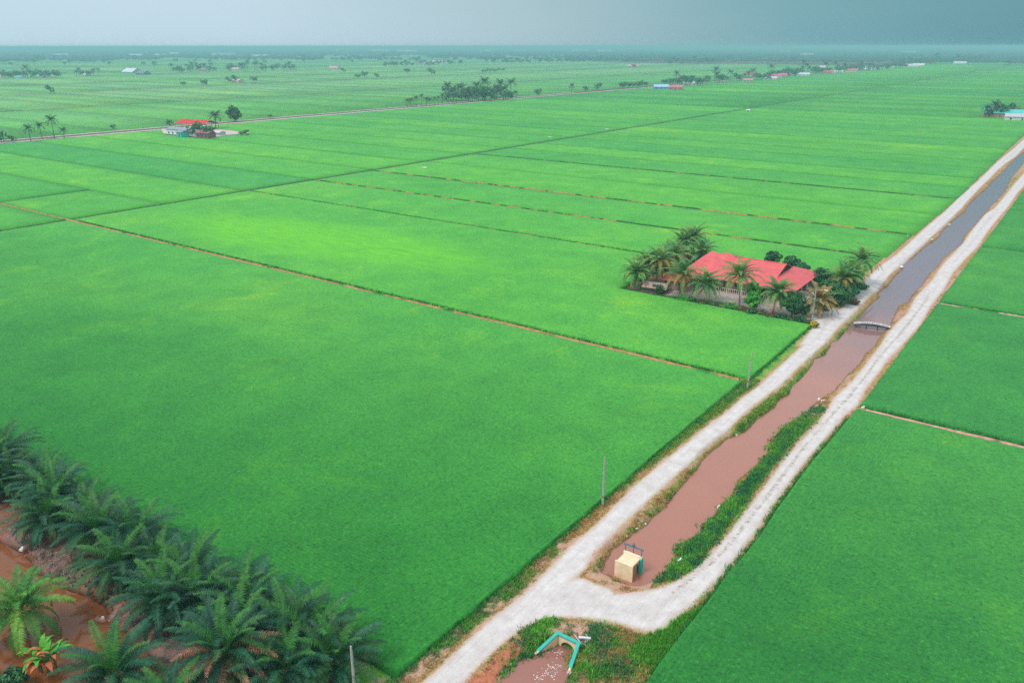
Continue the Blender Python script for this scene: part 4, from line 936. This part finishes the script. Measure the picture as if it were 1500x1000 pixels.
ht = [(968, 404, 4.6, 2.6, 'mid', 'tree', 'dark round tree left of the shed behind the first palms'), (990, 395, 5.5, 2.6, 'rust', 'tree', 'reddish leaved tree behind the yellow stalked palm'), (1022, 398, 4.5, 2.2, 'mid', 'tree', 'green tree against the left eave of the red roof'),
      (1130, 393, 4.4, 1.9, 'dark', 'tree', 'dark tree rising behind the middle of the red roof'), (1157, 395, 3.2, 1.9, 'mid', 'tree', 'green tree behind the gable end of the red roof'), (1172, 402, 2.6, 1.8, 'mid', 'tree', 'green bush tree behind the right eave of the house'),
      (1205, 420, 4.0, 2.6, 'dark', 'tree', 'dark tree just right of the red roof corner'), (1225, 448, 4.6, 2.9, 'mid', 'tree', 'dense rounded tree beside the road at the yard corner'), (1243, 436, 3.6, 2.2, 'dark', 'tree', 'dark bushy tree by the road under the right palm'), (1212, 440, 4.2, 2.2, 'mid', 'tree', 'green tree between the house and the dense roadside tree'),
      (1159, 464, 5.4, 2.4, 'mid', 'tree', 'leafy green tree at the front right corner of the yard'), (1175, 464, 3.4, 1.3, 'dark', 'tree', 'small dark tree beside the leafy corner tree'), (1101, 455, 4.2, 1.5, 'lime', 'tree', 'bright lime green tree in the middle of the front yard'), (1103, 440, 4.2, 1.4, 'lime', 'tree', 'second lime green tree just behind the first, touching the eave')]
for i, (u, v, h, r, c, nm, lb) in enumerate(ht):
    o = broadleaf('broadleaf_tree', 300 + i, h, r * 1.12, c, 2200, .26); P = at(u, v); o.location = (P[0], P[1], 0); tag(o, lb, 'tree', 'trees round the red roofed house')
P = at(1046, 428); hs2 = [(965, 431, 2.6, 1.2, 'dark', 'dark spiky shrub in front of the shed'), (1000, 441, 1.5, 1.5, 'lime', 'bright clipped bush at the left of the front hedge'), (1012, 443, 1.4, 1.1, 'mid', 'green bush, next right of the bright clipped bush'), (1030, 448, 1.1, 1.1, 'olive', 'olive bush under the short palm'),
       (1046, 449, 1.0, 1.0, 'olive', 'low olive bush left of the lime patch in the hedge'), (1070, 452, 1.2, 1.5, 'lime', 'low lime green bush at the foot of the tall middle palm'), (1086, 456, 1.0, 1.1, 'rust', 'brownish bush right of the tall middle palm'), (1100, 462, 1.7, 1.3, 'mid', 'green bush under the lime tree'),
       (1116, 463, 1.2, 1.4, 'olive', 'olive bush below the front right palm'), (1128, 466, 1.1, 1.3, 'rust', 'brown green bush at the field edge below the front right palm'), (1143, 468, 1.3, 1.4, 'dark', 'dark bush left of the leafy corner tree'), (1172, 472, 1.3, 1.4, 'dark', 'dark bush right of the leafy corner tree'), (1184, 476, 1.1, 1.1, 'olive', 'olive bush at the end of the front hedge'),
       (1192, 480, 1.5, .9, 'yellow', 'round yellow flowering shrub at the mouth of the driveway'), (1180, 413, 1.4, 1.6, 'lime', 'lime green bush behind the right corner of the roof'), (1195, 411, 1.3, 1.5, 'lime', 'second lime bush beyond the roof corner'), (1205, 454, 1.1, 1.6, 'mid', 'low green bush beside the driveway turf'), (1250, 446, 1.4, 1.3, 'rust', 'brownish bush between the road and the right palms'), (1262, 424, 1.6, 1.4, 'dark', 'dark low bush beside the road under the far right palm'), (945, 425, 1.2, 1.3, 'lime', 'pale green bush under the leftmost yard palms')]
for i, (u, v, h, r, c, lb) in enumerate(hs2):
    o = broadleaf('shrub', 400 + i, h, r, c, 520, .2, False); P = at(u, v); o.location = (P[0], P[1], 0); tag(o, lb, 'shrub', 'shrubs round the house yard')

# parked car in the drive and water tank beside the house
def car(X, Y, rz):
    root = empty('parked_car', (X, Y, 0), rz); b = MB(); C = (.75, .75, .77)
    prof = [(-2.1, .35), (-2.1, .85), (-1.3, .98), (-.7, 1.42), (.8, 1.45), (1.55, 1.0), (2.1, .9), (2.15, .35)]
    for sg in (-1, 1): f = [(x, sg * .82, z) for x, z in prof]; b.face(f if sg < 0 else f[::-1], C)
    for i in range(len(prof)): j = (i + 1) % len(prof); b.face([(prof[i][0], .82, prof[i][1]), (prof[j][0], .82, prof[j][1]), (prof[j][0], -.82, prof[j][1]), (prof[i][0], -.82, prof[i][1])], C)
    b.build('body', M_METAL, root)
    for sg in (-1, 1): w = MB(); w.face([(-.95, sg * .825, 1.02), (1.25, sg * .825, 1.05), (.75, sg * .825, 1.36), (-.62, sg * .825, 1.34)], (.03, .03, .04)); w.build('side_window', M_METAL, root)
    w = MB(); w.face([(-1.27, -.7, 1.01), (-1.27, .7, 1.01), (-.74, .65, 1.41), (-.74, -.65, 1.41)], (.03, .03, .04)); w.v = [(a - .02, b_, c + .01) for a, b_, c in w.v]; w.build('windscreen', M_METAL, root)
    for a in (-1.3, 1.3):
        for sg in (-1, 1): w = MB(); w.tube([(a, sg * .70, .32), (a, sg * .86, .32)], .32, (.02, .02, .02), 12); w.build('wheel', M_METAL, root)
    return tag(root, 'small pale car parked on the drive right of the red roof', 'car')
P = at(1203, 434); car(P[0], P[1], .7)

# ------------------------------------------------------------------ roadside farm at left (red open shed, white hut)
small_house(-520.5, 338, 27, 15, 4.6, R(8), (.62, .035, .04), (.5, .4, .4), 'open sided shed with a bright red roof beside the far road', 'shed', name='open_shed', open_side=True, rh=2.4)
small_house(-497, 311, 21, 8, 4.0, R(4), (.30, .33, .38), (.78, .82, .86), 'long white hut with a grey roof below the red roofed shed', 'hut', name='white_hut', rh=1.2, opens=5)
P = at(268, 201); small_house(P[0], P[1], 5, 5, 3.6, 0, (.30, .33, .38), (.05, .5, .48), 'small turquoise lean-to at the front of the long white hut', 'hut', name='turquoise_hut', rh=.8, opens=1)
P = at(302, 202); small_house(P[0], P[1], 12, 6, 3.4, R(3), (.30, .12, .13), (.28, .13, .13), 'dark reddish brown hut right of the white hut', 'hut', name='brown_hut', rh=1.2, opens=3)
P = at(320, 199); small_house(P[0], P[1], 9, 5, 2.6, 0, (.66, .62, .62), (.6, .56, .56), 'low pale grey shed in the gravel yard', 'hut', name='grey_shed', rh=.8, opens=1)
yv = PX([(236, 191), (252, 188), (300, 187), (340, 193), (368, 196), (335, 199), (318, 202), (290, 202), (240, 197)]); m = MB(); m.face([(a, b, .74) for a, b in yv][::-1], (.60, .47, .44))
o = m.build('gravel_yard', M_TRACK); tag(o, kind='structure')

# ------------------------------------------------------------------ far vegetation: small trees, each a thing
def far_tree_mesh(seed, h, r, cols, n=110):
    rd = random.Random(seed); m = MB(); m.tube([(0, 0, 0), (0, 0, h * .5)], [.25, .15], (.10, .08, .06), 5)
    for k in range(6):
        a = k * 2.4; q = (math.cos(a) * r * .5, math.sin(a) * r * .5, h * .6 + rd.uniform(-.2, .25) * h); leaf_cloud(m, q, r * .55, n // 6, r * .22, GREENS[cols], rd)
    return m.mesh('broadleaf_tree', M_LEAF)
def far_palm_mesh(seed, th, L=4.8):
    rd = random.Random(seed); m = MB(); m.tube([(0, 0, 0), (.2, 0, th * .5), (.5, 0, th)], [.28, .2, .16], (.20, .17, .14), 5)
    for k in range(15):
        az = k * 2.4; e0 = R(75 - 90 * k / 15); p = Vector((.5, 0, th)); S = Vector((-math.sin(az), math.cos(az), 0)); H = Vector((math.cos(az), math.sin(az), 0)); pr = (p - S * .1, p + S * .1); col = rd.choice([(.03, .12, .05), (.05, .15, .05), (.09, .16, .06)])
        for i in range(1, 6):
            s = i / 5; e = e0 - 1.2 * s; p = p + (H * math.cos(e) + Vector((0, 0, math.sin(e)))) * L / 5; w = .75 * math.sin(math.pi * (.12 + .85 * s)); cu = (p - S * w - Vector((0, 0, w * .5)), p + S * w - Vector((0, 0, w * .5)))
            m.face([pr[0], p - H * L / 5 * .9, p, cu[0]], col); m.face([p - H * L / 5 * .9, pr[1], cu[1], p], col); pr = cu
    return m.mesh('coconut_palm', M_LEAF)
FT = [far_tree_mesh(500 + i, 8, 4.8, ['dark', 'mid', 'dark', 'olive'][i]) for i in range(4)]
FP = [far_palm_mesh(520 + i, [8.5, 10.5, 7][i]) for i in range(3)]
fr_ = random.Random(21)
def far_thing(mesh, name, X, Y, s):
    o = bpy.data.objects.new(name, mesh); COL.objects.link(o); o.location = (X, Y, 0); o.rotation_euler = (0, 0, fr_.uniform(0, 6.28)); o.scale = (s * fr_.uniform(.9, 1.15), s * fr_.uniform(.9, 1.15), s * fr_.uniform(.85, 1.15)); return o
def cluster(pts, kind, s, text, cat, group):
    s = s * 1.28
    out = []
    for u, v in pts:
        X, Y = at(u, v); pk = kind if kind != 'both' else fr_.choice(('palm', 'tree', 'tree'))
        out.append(far_thing(fr_.choice(FP), 'coconut_palm', X, Y, s * fr_.uniform(.8, 1.15)) if pk == 'palm' else far_thing(fr_.choice(FT), 'broadleaf_tree', X, Y, s * fr_.uniform(.7, 1.1)))
    if len(out) == 1: tag(out[0], text, cat)
    else: number(out, text, cat, group)
def line(u0, v0, u1, v1, n, ju=2, jv=1.0): return [(u0 + (u1 - u0) * (k + .5) / n + fr_.uniform(-ju, ju), v0 + (v1 - v0) * (k + .5) / n + fr_.uniform(-jv, jv)) for k in range(n)]

# lone big tree with a real trunk
o = broadleaf('broadleaf_tree', 610, 11, 5.2, 'dark', 1800, .6); P = at(344, 178); o.location = (P[0], P[1], 0); tag(o, 'single big round tree standing beside the far road right of the red shed', 'tree')
cluster([(45, 207), (62, 204), (80, 203), (94, 202)], 'palm', .72, '{o} palm of the four beside the far road at the left edge', 'palm tree', 'palms beside the far road at left')
cluster([(2, 209), (18, 208)], 'tree', .55, '{o} of two small bushes by the far road at the left edge', 'bush', 'small bushes by the far road')
cluster([(305, 202), (286, 200)], 'tree', .8, '{o} of two dark trees in front of the farm huts', 'tree', 'trees at the roadside farm')
cluster([(316, 188)], 'palm', .95, 'small palm at the right end of the red open shed', 'palm tree', None)
cluster([(249, 186)], 'tree', .5, 'small brown bush at the left end of the red open shed', 'bush', None)
cluster([(396, 173), (353, 199), (361, 199), (166, 189)], 'tree', .45, '{o} of the low round bushes near the roadside farm', 'bush', 'bushes near the roadside farm')
cluster(line(592, 157, 680, 151, 13, 2, .6), 'palm', .72, 'short palm, {o} in the low row before the big roadside grove', 'palm tree', 'short palms in the low roadside row')
cluster(line(652, 146, 752, 145, 20, 3, 3.2) + line(660, 149, 748, 147, 10, 3, 1.0) + [(655, 143), (690, 140), (712, 141), (728, 143)], 'both', 1.25, '{o} tree in the big roadside grove around a pink roof', 'tree', 'trees of the big roadside grove')
P = at(691, 144); small_house(P[0], P[1], 10, 8, 4, 0, (.62, .16, .15), (.6, .5, .45), 'pink roofed house almost hidden in the big roadside grove', rh=2.5)
cluster([(756, 144), (788, 141), (837, 137), (858, 135), (876, 133)], 'both', .85, '{o} of the single trees along the far road right of the grove', 'tree', 'single trees along the far road')
cluster(line(908, 130, 946, 128, 7, 2, .5), 'tree', .95, '{o} tree of the small clump left of the blue roof', 'tree', 'clump left of the blue roof')
cluster(line(974, 124, 1030, 125, 14, 3, 3), 'both', 1.2, '{o} tree in the clump behind the blue and pink roofs', 'tree', 'clump behind the blue and pink roofs')
cluster(line(1030, 122, 1130, 117, 18, 3, 1.4), 'both', 1.2, '{o} tree in the first stretch of the village strip', 'tree', 'trees of the first village stretch')
cluster(line(1125, 114, 1200, 108, 22, 3, 2.2), 'both', 1.35, '{o} tree in the second stretch of the village strip', 'tree', 'trees of the second village stretch')
cluster(line(1195, 109, 1330, 100, 34, 3, 1.5), 'both', 1.45, '{o} tree in the third stretch of the village strip', 'tree', 'trees of the third village stretch')
cluster(line(1325, 98, 1450, 90, 34, 3, .8), 'both', 1.7, '{o} tree in the last, farthest stretch of the village strip', 'tree', 'trees of the farthest village stretch')
cluster(line(1441, 172, 1484, 170, 9, 2, 1.5), 'both', .95, '{o} tree around the teal roofed houses at the right edge', 'tree', 'trees round the teal roofs')
cluster(line(0, 114, 88, 113, 22, 3, .8), 'both', 1.25, '{o} tree in the hamlet at the far left edge', 'tree', 'trees of the far left hamlet')
cluster(line(108, 112, 146, 111, 6, 3, .6), 'both', 1.2, '{o} tree of the small clump left of the white warehouse', 'tree', 'clump left of the white warehouse')
cluster(line(250, 106, 316, 104, 15, 3, .8), 'both', 1.4, '{o} tree of the clump right of the white warehouse', 'tree', 'clump right of the warehouse')
cluster(line(332, 103, 436, 102, 20, 4, 1.2), 'both', 1.45, '{o} tree of the long far clump above the lone big tree', 'tree', 'long far clump')
cluster([(268, 126), (299, 126), (74, 137), (335, 121), (345, 121), (372, 121)], 'tree', 1.0, '{o} of the small round trees scattered in the left fields', 'tree', 'scattered trees in the left fields')
cluster([(503, 106), (565, 97), (516, 92), (491, 83), (596, 109), (524, 115), (534, 114), (552, 114), (632, 110)], 'tree', 1.25, '{o} of the lone trees scattered in the far middle fields', 'tree', 'lone trees in the far middle fields')
cluster(line(562, 98, 680, 94, 22, 3, .8), 'both', 1.5, '{o} tree of the clump round the purple roofed hall', 'tree', 'clump round the purple hall')
cluster(line(704, 107, 740, 104, 11, 1, .4), 'tree', .7, 'small tree, {o} in the short even row in the far fields', 'tree', 'short even row of small trees')
cluster(line(712, 94, 892, 90, 34, 3, 1), 'both', 1.6, '{o} tree of the long thin belt in the far middle', 'tree', 'long thin far belt')
cluster(line(905, 88, 970, 87, 10, 3, .7) + line(978, 96, 1052, 93, 13, 3, .6), 'both', 1.7, '{o} tree of the thin belts behind the village', 'tree', 'thin belts behind the village')
cluster([(1476, 98), (928, 100), (1300, 89), (1290, 89), (1215, 87), (1224, 87)], 'tree', 1.4, '{o} of the few dark trees scattered near the right horizon', 'tree', 'dark trees near the right horizon')

cluster(line(8, 86, 420, 82, 34, 6, 2.5), 'tree', 1.9, 'small hazy tree, {o} in the faint scatter under the left horizon', 'tree', 'faint scatter under the left horizon')
cluster(line(420, 83, 900, 80, 36, 6, 2.5), 'tree', 2.0, 'small hazy tree, {o} in the faint scatter under the middle horizon', 'tree', 'faint scatter under the middle horizon')
cluster(line(10, 96, 480, 92, 16, 12, 3), 'both', 1.3, 'lone small tree, {o} in the thin scatter above the white warehouse', 'tree', 'thin scatter above the warehouse')
# far houses
fh = [(968, 131, 22, 10, (.40, .62, .80), (.2, .4, .7), 'long pale blue roofed hall at the roadside end of the village'), (990, 132, 20, 9, (.60, .18, .22), (.5, .25, .25), 'low pink roofed hall, right of the pale blue roof'), (1010, 126, 22, 9, (.66, .60, .62), (.72, .70, .72), 'pale grey roofed house behind the pink roofed hall'), (997, 118, 14, 9, (.68, .22, .20), (.7, .6, .55), 'orange pink roof rising above the trees behind the blue hall'),
      (1098, 112, 26, 12, (.70, .12, .12), (.7, .6, .55), 'red roofed house at the start of the village strip'), (1095, 121, 16, 9, (.50, .28, .30), (.6, .5, .5), 'dull pink roof in front of the red roofed village house'), (1128, 118, 22, 10, (.70, .62, .66), (.75, .74, .74), 'pale pink roofed house on the near side of the village strip'), (1136, 114, 26, 12, (.72, .14, .30), (.75, .7, .7), 'magenta roofed house of the village strip'), (1147, 113, 14, 11, (.75, .10, .28), (.7, .5, .5), 'small magenta gable right beside the large magenta roof'),
      (1167, 110, 16, 10, (.66, .18, .16), (.7, .65, .6), 'small red roof in the middle of the village strip'), (1177, 112, 24, 10, (.70, .74, .78), (.8, .82, .85), 'white long house below the small red roof'), (1205, 101, 18, 12, (.72, .70, .72), (.78, .78, .78), 'white house standing tall among the village trees'), (1213, 109, 20, 12, (.75, .08, .20), (.8, .7, .7), 'crimson roofed house with white walls'), (1228, 108, 20, 10, (.78, .80, .80), (.8, .8, .8), 'small white house right of the crimson roof'), (1246, 106, 26, 12, (.72, .16, .24), (.8, .7, .7), 'pink red roofed house right of the small white house'),
      (1265, 104, 30, 12, (.72, .68, .72), (.8, .78, .8), 'pale long roof, left of two side by side'), (1279, 103, 34, 14, (.66, .60, .68), (.75, .72, .75), 'pale long roof, right of two side by side'), (1302, 101, 26, 14, (.74, .50, .52), (.8, .7, .7), 'faded pink roof toward the far end of the village'), (1334, 99, 40, 16, (.70, .70, .66), (.78, .78, .76), 'low white shed at the field side of the far village'), (1345, 98, 34, 16, (.80, .78, .76), (.8, .8, .8), 'bright white shed at the far end of the village'), (1406, 95, 40, 18, (.7, .7, .7), (.7, .7, .7), 'white speck of a house at the end of the village strip'),
      (1463, 172, 26, 10, (.10, .52, .50), (.55, .22, .18), 'teal roofed house with a reddish wall at the right edge'), (1492, 173, 26, 10, (.14, .55, .52), (.45, .4, .4), 'second teal roof, cut by the right edge'), (1496, 178, 26, 7, (.55, .52, .55), (.7, .66, .66), 'low pale shed in front of the second teal roof'),
      (194, 107, 46, 26, (.74, .78, .78), (.30, .45, .52), 'large white roofed warehouse with blue grey walls in the far left'), (210, 109, 34, 16, (.20, .24, .28), (.16, .2, .24), 'dark long shed in front of the white warehouse'), (300, 104, 28, 14, (.66, .36, .36), (.7, .6, .6), 'pink roofed house in the clump right of the warehouse'), (346, 103, 26, 14, (.68, .42, .42), (.75, .65, .65), 'pinkish roof in the long far clump'), (349, 121, 22, 10, (.66, .45, .42), (.6, .5, .46), 'tan pink roofed house between round trees in the left fields'), (2, 113, 26, 12, (.66, .5, .56), (.8, .7, .75), 'pink walled house at the very left edge'), (30, 115, 22, 10, (.12, .50, .46), (.5, .6, .6), 'small turquoise roof in the far left hamlet'), (66, 113, 22, 10, (.72, .72, .74), (.78, .78, .8), 'white roof in the far left hamlet'), (125, 111, 22, 10, (.74, .70, .70), (.78, .75, .75), 'pale roof in the small clump left of the warehouse'),
      (88, 82, 110, 60, (.76, .72, .74), (.85, .82, .84), 'large white block near the left horizon'), (42, 77, 100, 50, (.72, .74, .78), (.8, .8, .82), 'white building left of the large white block'), (198, 82, 100, 50, (.74, .76, .78), (.8, .8, .82), 'white roof near the horizon above the warehouse'), (234, 82, 100, 50, (.72, .70, .74), (.8, .78, .8), 'second white roof near the horizon above the warehouse'), (256, 80, 90, 60, (.78, .78, .8), (.82, .82, .84), 'tall white house near the horizon'), (328, 81, 190, 60, (.36, .52, .56), (.7, .78, .8), 'long blue grey shed with white front near the horizon'), (380, 84, 110, 50, (.74, .72, .74), (.8, .78, .8), 'pale hall right of the long blue grey shed'),
      (490, 101, 34, 14, (.66, .42, .42), (.74, .6, .6), 'pink house alone in the far fields'), (625, 95, 44, 26, (.36, .28, .46), (.5, .42, .55), 'dark purple roofed hall in the far middle'), (643, 94, 60, 26, (.70, .68, .74), (.85, .82, .85), 'white walled hall joined to the purple roof'), (558, 76, 260, 120, (.70, .60, .64), (.75, .68, .7), 'wide pinkish factory roof on the horizon, left'), (596, 77, 240, 100, (.72, .66, .66), (.75, .7, .7), 'wide pale factory roof on the horizon, right'), (490, 75, 130, 60, (.74, .76, .78), (.8, .8, .8), 'small white roof at the horizon left of the factories'),
      (711, 76, 140, 60, (.76, .76, .78), (.8, .8, .82), 'white roof at the horizon in the middle'), (760, 76, 180, 60, (.70, .74, .78), (.78, .78, .8), 'pale roof at the horizon right of the white one'), (850, 76, 240, 80, (.72, .74, .76), (.78, .78, .8), 'long white factory roof at the horizon'), (885, 77, 200, 80, (.74, .64, .64), (.78, .72, .72), 'pinkish factory roof at the horizon'), (940, 73, 320, 80, (.78, .78, .78), (.8, .8, .8), 'widest white roof right at the horizon'), (927, 99, 34, 16, (.60, .40, .34), (.7, .5, .45), 'brown pink roof alone behind the far road'), (1150, 78, 110, 60, (.70, .66, .62), (.76, .74, .72), 'pale building in the dark woodland band'), (1182, 83, 90, 50, (.66, .60, .54), (.7, .66, .62), 'tan building in the dark woodland band'), (1330, 79, 150, 60, (.62, .66, .66), (.7, .72, .72), 'grey white shed in the woodland band at right')]
for i, (u, v, w, d, rc_, wc, lb) in enumerate(fh):
    P = at(u, v); far = v < 86; h = 6 if far else 3.2
    rz = R(fr_.uniform(-8, 8)) + (math.atan2(-(P[0]), P[1]) if far or u > 900 else 0)
    small_house(P[0], P[1], w * (.9 if not far else .75), d, h, rz, rc_, wc, lb, 'house' if 'roof' in lb or 'house' in lb else 'building', rh=d * (.30 if not far else .16), opens=3 if v > 95 else 1, name='farm_house' if not far else 'far_building', group='buildings far across the fields')
P = at(1096, 165); small_house(P[0], P[1], 2.6, 2, 2.0, 0, (.8, .82, .85), (.82, .84, .86), 'tiny white pump hut beside the long dark drain', 'hut', name='pump_hut', rh=.6, opens=1)
for u, v, lb in ((622, 248, 'small pale culvert block on the drain, left of its pair'), (806, 203, 'pale culvert block farther along the drain'), (889, 191, 'white culvert block, rightmost on the drain')):
    m = MB(); m.box(-1.2, 1.2, -.6, .6, -.2, .7, (.72, .66, .60)); m.box(-1.4, 1.4, -.75, .75, .7, .85, (.8, .76, .7)); o = m.build('culvert_block', M_CONC); P = at(u, v); o.location = (P[0], P[1], .1); tag(o, lb, 'culvert block', 'culvert blocks along the drain')
m = MB(); rd = random.Random(17)

# ------------------------------------------------------------------ woodland mass toward the horizon
def woodland():
    n = 60000; az = rng.uniform(-36, 36, n); d = 3300 * (9.0 ** rng.random(n))
    frac = (az + 36) / 72; u = frac
    nz = vnoise(az * 60 + 300, np.log(d) * 900, 100.0)
    near = np.where(u > .55, 3300 + 0 * d, 3700); near = np.where(u > .8, 2600, near)
    dens = np.clip((d - near) / 5000, 0, 1) * .8 + np.where(u > .55, .45, -.02)
    keep = (d > near) & (rng.random(n) < np.clip(dens + (nz - .5) * .9, .0, 1)); az, d = az[keep], d[keep]; n = len(d)
    a = AZ + np.radians(-az); X = -np.sin(a) * d; Y = np.cos(a) * d
    r = rng.uniform(7, 15, n) * (1 + d / 9000); h = rng.uniform(7, 14, n)
    base = np.array([(1, 0, .45), (0, 1, .35), (-1, 0, .5), (0, -1, .4), (.1, .1, 1), (0, 0, 0)])
    tri = np.array([(0, 1, 4), (1, 2, 4), (2, 3, 4), (3, 0, 4), (1, 0, 5), (2, 1, 5), (3, 2, 5), (0, 3, 5)])
    rot = rng.random(n) * 6.28; c_, s_ = np.cos(rot), np.sin(rot)
    B = base[None] * (1 + rng.uniform(-.25, .25, (n, 6, 1)))
    VX = X[:, None] + (B[:, :, 0] * c_[:, None] - B[:, :, 1] * s_[:, None]) * r[:, None]; VY = Y[:, None] + (B[:, :, 0] * s_[:, None] + B[:, :, 1] * c_[:, None]) * r[:, None]; VZ = B[:, :, 2] * h[:, None]
    V = np.stack([VX, VY, VZ], -1).reshape(-1, 3); T = (tri[None] + (np.arange(n) * 6)[:, None, None]).reshape(-1, 3)
    col = np.repeat(np.array((.015, .06, .045))[None] * rng.uniform(.6, 1.5, (n, 1)), 6, 0)
    tag(np_mesh('far_woodland', V, T, M_LEAF, col), 'dark woodland band along the horizon', 'woodland', kind='stuff')
woodland()

# ------------------------------------------------------------------ haze
m = MB(); m.box(-31000, 12500, -3100, 32500, -3.0, 58.0, (1, 1, 1))
k = NT('haze_air'); k.t.nodes.remove(k.p); pv = k.n('ShaderNodeVolumePrincipled'); pv.inputs['Color'].default_value = (.42, .84, .82, 1); pv.inputs['Density'].default_value = 3.0e-4; pv.inputs['Anisotropy'].default_value = 0.1
k.l(pv.outputs[0], k.out.inputs['Volume'])
o = m.build('haze', k.m); tag(o, 'thin pale haze over the plain', 'haze', kind='stuff')

# ------------------------------------------------------------------ light
SUN_EL = R(58); SUN_AZ_CAM = R(-120)      # behind and to the left of the camera
d = Vector((math.sin(SUN_AZ_CAM), math.cos(SUN_AZ_CAM), 0)); d.rotate(Matrix.Rotation(AZ, 3, 'Z'))
sd = Vector((d.x * math.cos(SUN_EL), d.y * math.cos(SUN_EL), math.sin(SUN_EL)))
sun = bpy.data.lights.new('sun', 'SUN'); sun.energy = 1.5; sun.angle = R(14); sun.color = (1, .96, .90)
so = bpy.data.objects.new('sun', sun); COL.objects.link(so); so.rotation_euler = sd.to_track_quat('Z', 'Y').to_euler(); so.location = (0, 0, 200)

w = bpy.data.worlds.new('World'); scn.world = w; w.use_nodes = True; t = w.node_tree; nodes, lk = t.nodes, t.links
bg = nodes['Background']; bg.inputs['Strength'].default_value = .10
sky = nodes.new('ShaderNodeTexSky'); sky.sky_type = 'NISHITA'; sky.sun_disc = False; sky.sun_elevation = SUN_EL; sky.sun_rotation = math.atan2(sd.x, sd.y); sky.dust_density = 3; sky.altitude = 50
tc = nodes.new('ShaderNodeTexCoord'); 
def vm(op, a, b):
    x = nodes.new('ShaderNodeVectorMath'); x.operation = op
    lk.new(a, x.inputs[0])
    if isinstance(b, tuple): x.inputs[1].default_value = b
    else: lk.new(b, x.inputs[1])
    return x
nrm = vm('NORMALIZE', tc.outputs['Generated'], (0, 0, 0)).outputs[0]
side = vm('DOT_PRODUCT', nrm, (math.cos(AZ), math.sin(AZ), 0)).outputs['Value']      # toward the rain cloud at right
sep = nodes.new('ShaderNodeSeparateXYZ'); lk.new(nrm, sep.inputs[0])
mp = nodes.new('ShaderNodeMapping'); mp.inputs['Scale'].default_value = (1.2, 1.2, 5); lk.new(nrm, mp.inputs['Vector'])
nz = nodes.new('ShaderNodeTexNoise'); nz.inputs['Scale'].default_value = 1.6; nz.inputs['Detail'].default_value = 5; lk.new(mp.outputs[0], nz.inputs['Vector'])
def mt(op, a, b, c=0.0):
    x = nodes.new('ShaderNodeMath'); x.operation = op
    for i, v in enumerate((a, b, c)):
        if isinstance(v, (int, float)): x.inputs[i].default_value = v
        else: lk.new(v, x.inputs[i])
    return x.outputs[0]
s2 = mt('ADD', side, mt('MULTIPLY', mt('SUBTRACT', nz.outputs['Fac'], .5), .22)); s2 = mt('ADD', s2, mt('MULTIPLY', sep.outputs['Z'], .9))
rp = nodes.new('ShaderNodeValToRGB'); lk.new(mt('MULTIPLY_ADD', s2, .5, .5), rp.inputs['Fac'])
e = rp.color_ramp.elements; e[0].position = .18; e[0].color = (4.6, 6.2, 7.1, 1); e[1].position = .86; e[1].color = (.65, 2.2, 2.6, 1)
for p_, c_ in ((.36, (4.6, 6.1, 7.0, 1)), (.52, (3.3, 4.7, 5.2, 1)), (.66, (1.6, 3.4, 3.9, 1))): q = e.new(p_); q.color = c_
# bright cloud deck overhead, darker toward the horizon
zen = nodes.new('ShaderNodeMapRange'); zen.interpolation_type = 'SMOOTHSTEP'; lk.new(sep.outputs['Z'], zen.inputs[0]); zen.inputs['From Min'].default_value = .07; zen.inputs['From Max'].default_value = .40
mx = nodes.new('ShaderNodeMix'); mx.data_type = 'RGBA'; lk.new(zen.outputs[0], mx.inputs[0]); lk.new(rp.outputs[0], mx.inputs[6]); mx.inputs[7].default_value = (8.0, 8.8, 9.6, 1)
mx2 = nodes.new('ShaderNodeMix'); mx2.data_type = 'RGBA'; mx2.inputs[0].default_value = .88; lk.new(sky.outputs[0], mx2.inputs[6]); lk.new(mx.outputs[2], mx2.inputs[7]); lk.new(mx2.outputs[2], bg.inputs['Color'])

vs = scn.view_settings; vs.view_transform = 'Standard'; vs.look = 'None'; vs.exposure = 0.35; vs.gamma = 1; vs.use_curve_mapping = False
scn.render.engine = 'CYCLES'; scn.cycles.max_bounces = 6; scn.cycles.volume_bounces = 0; scn.cycles.use_denoising = False
scn.cycles.transparent_max_bounces = 8
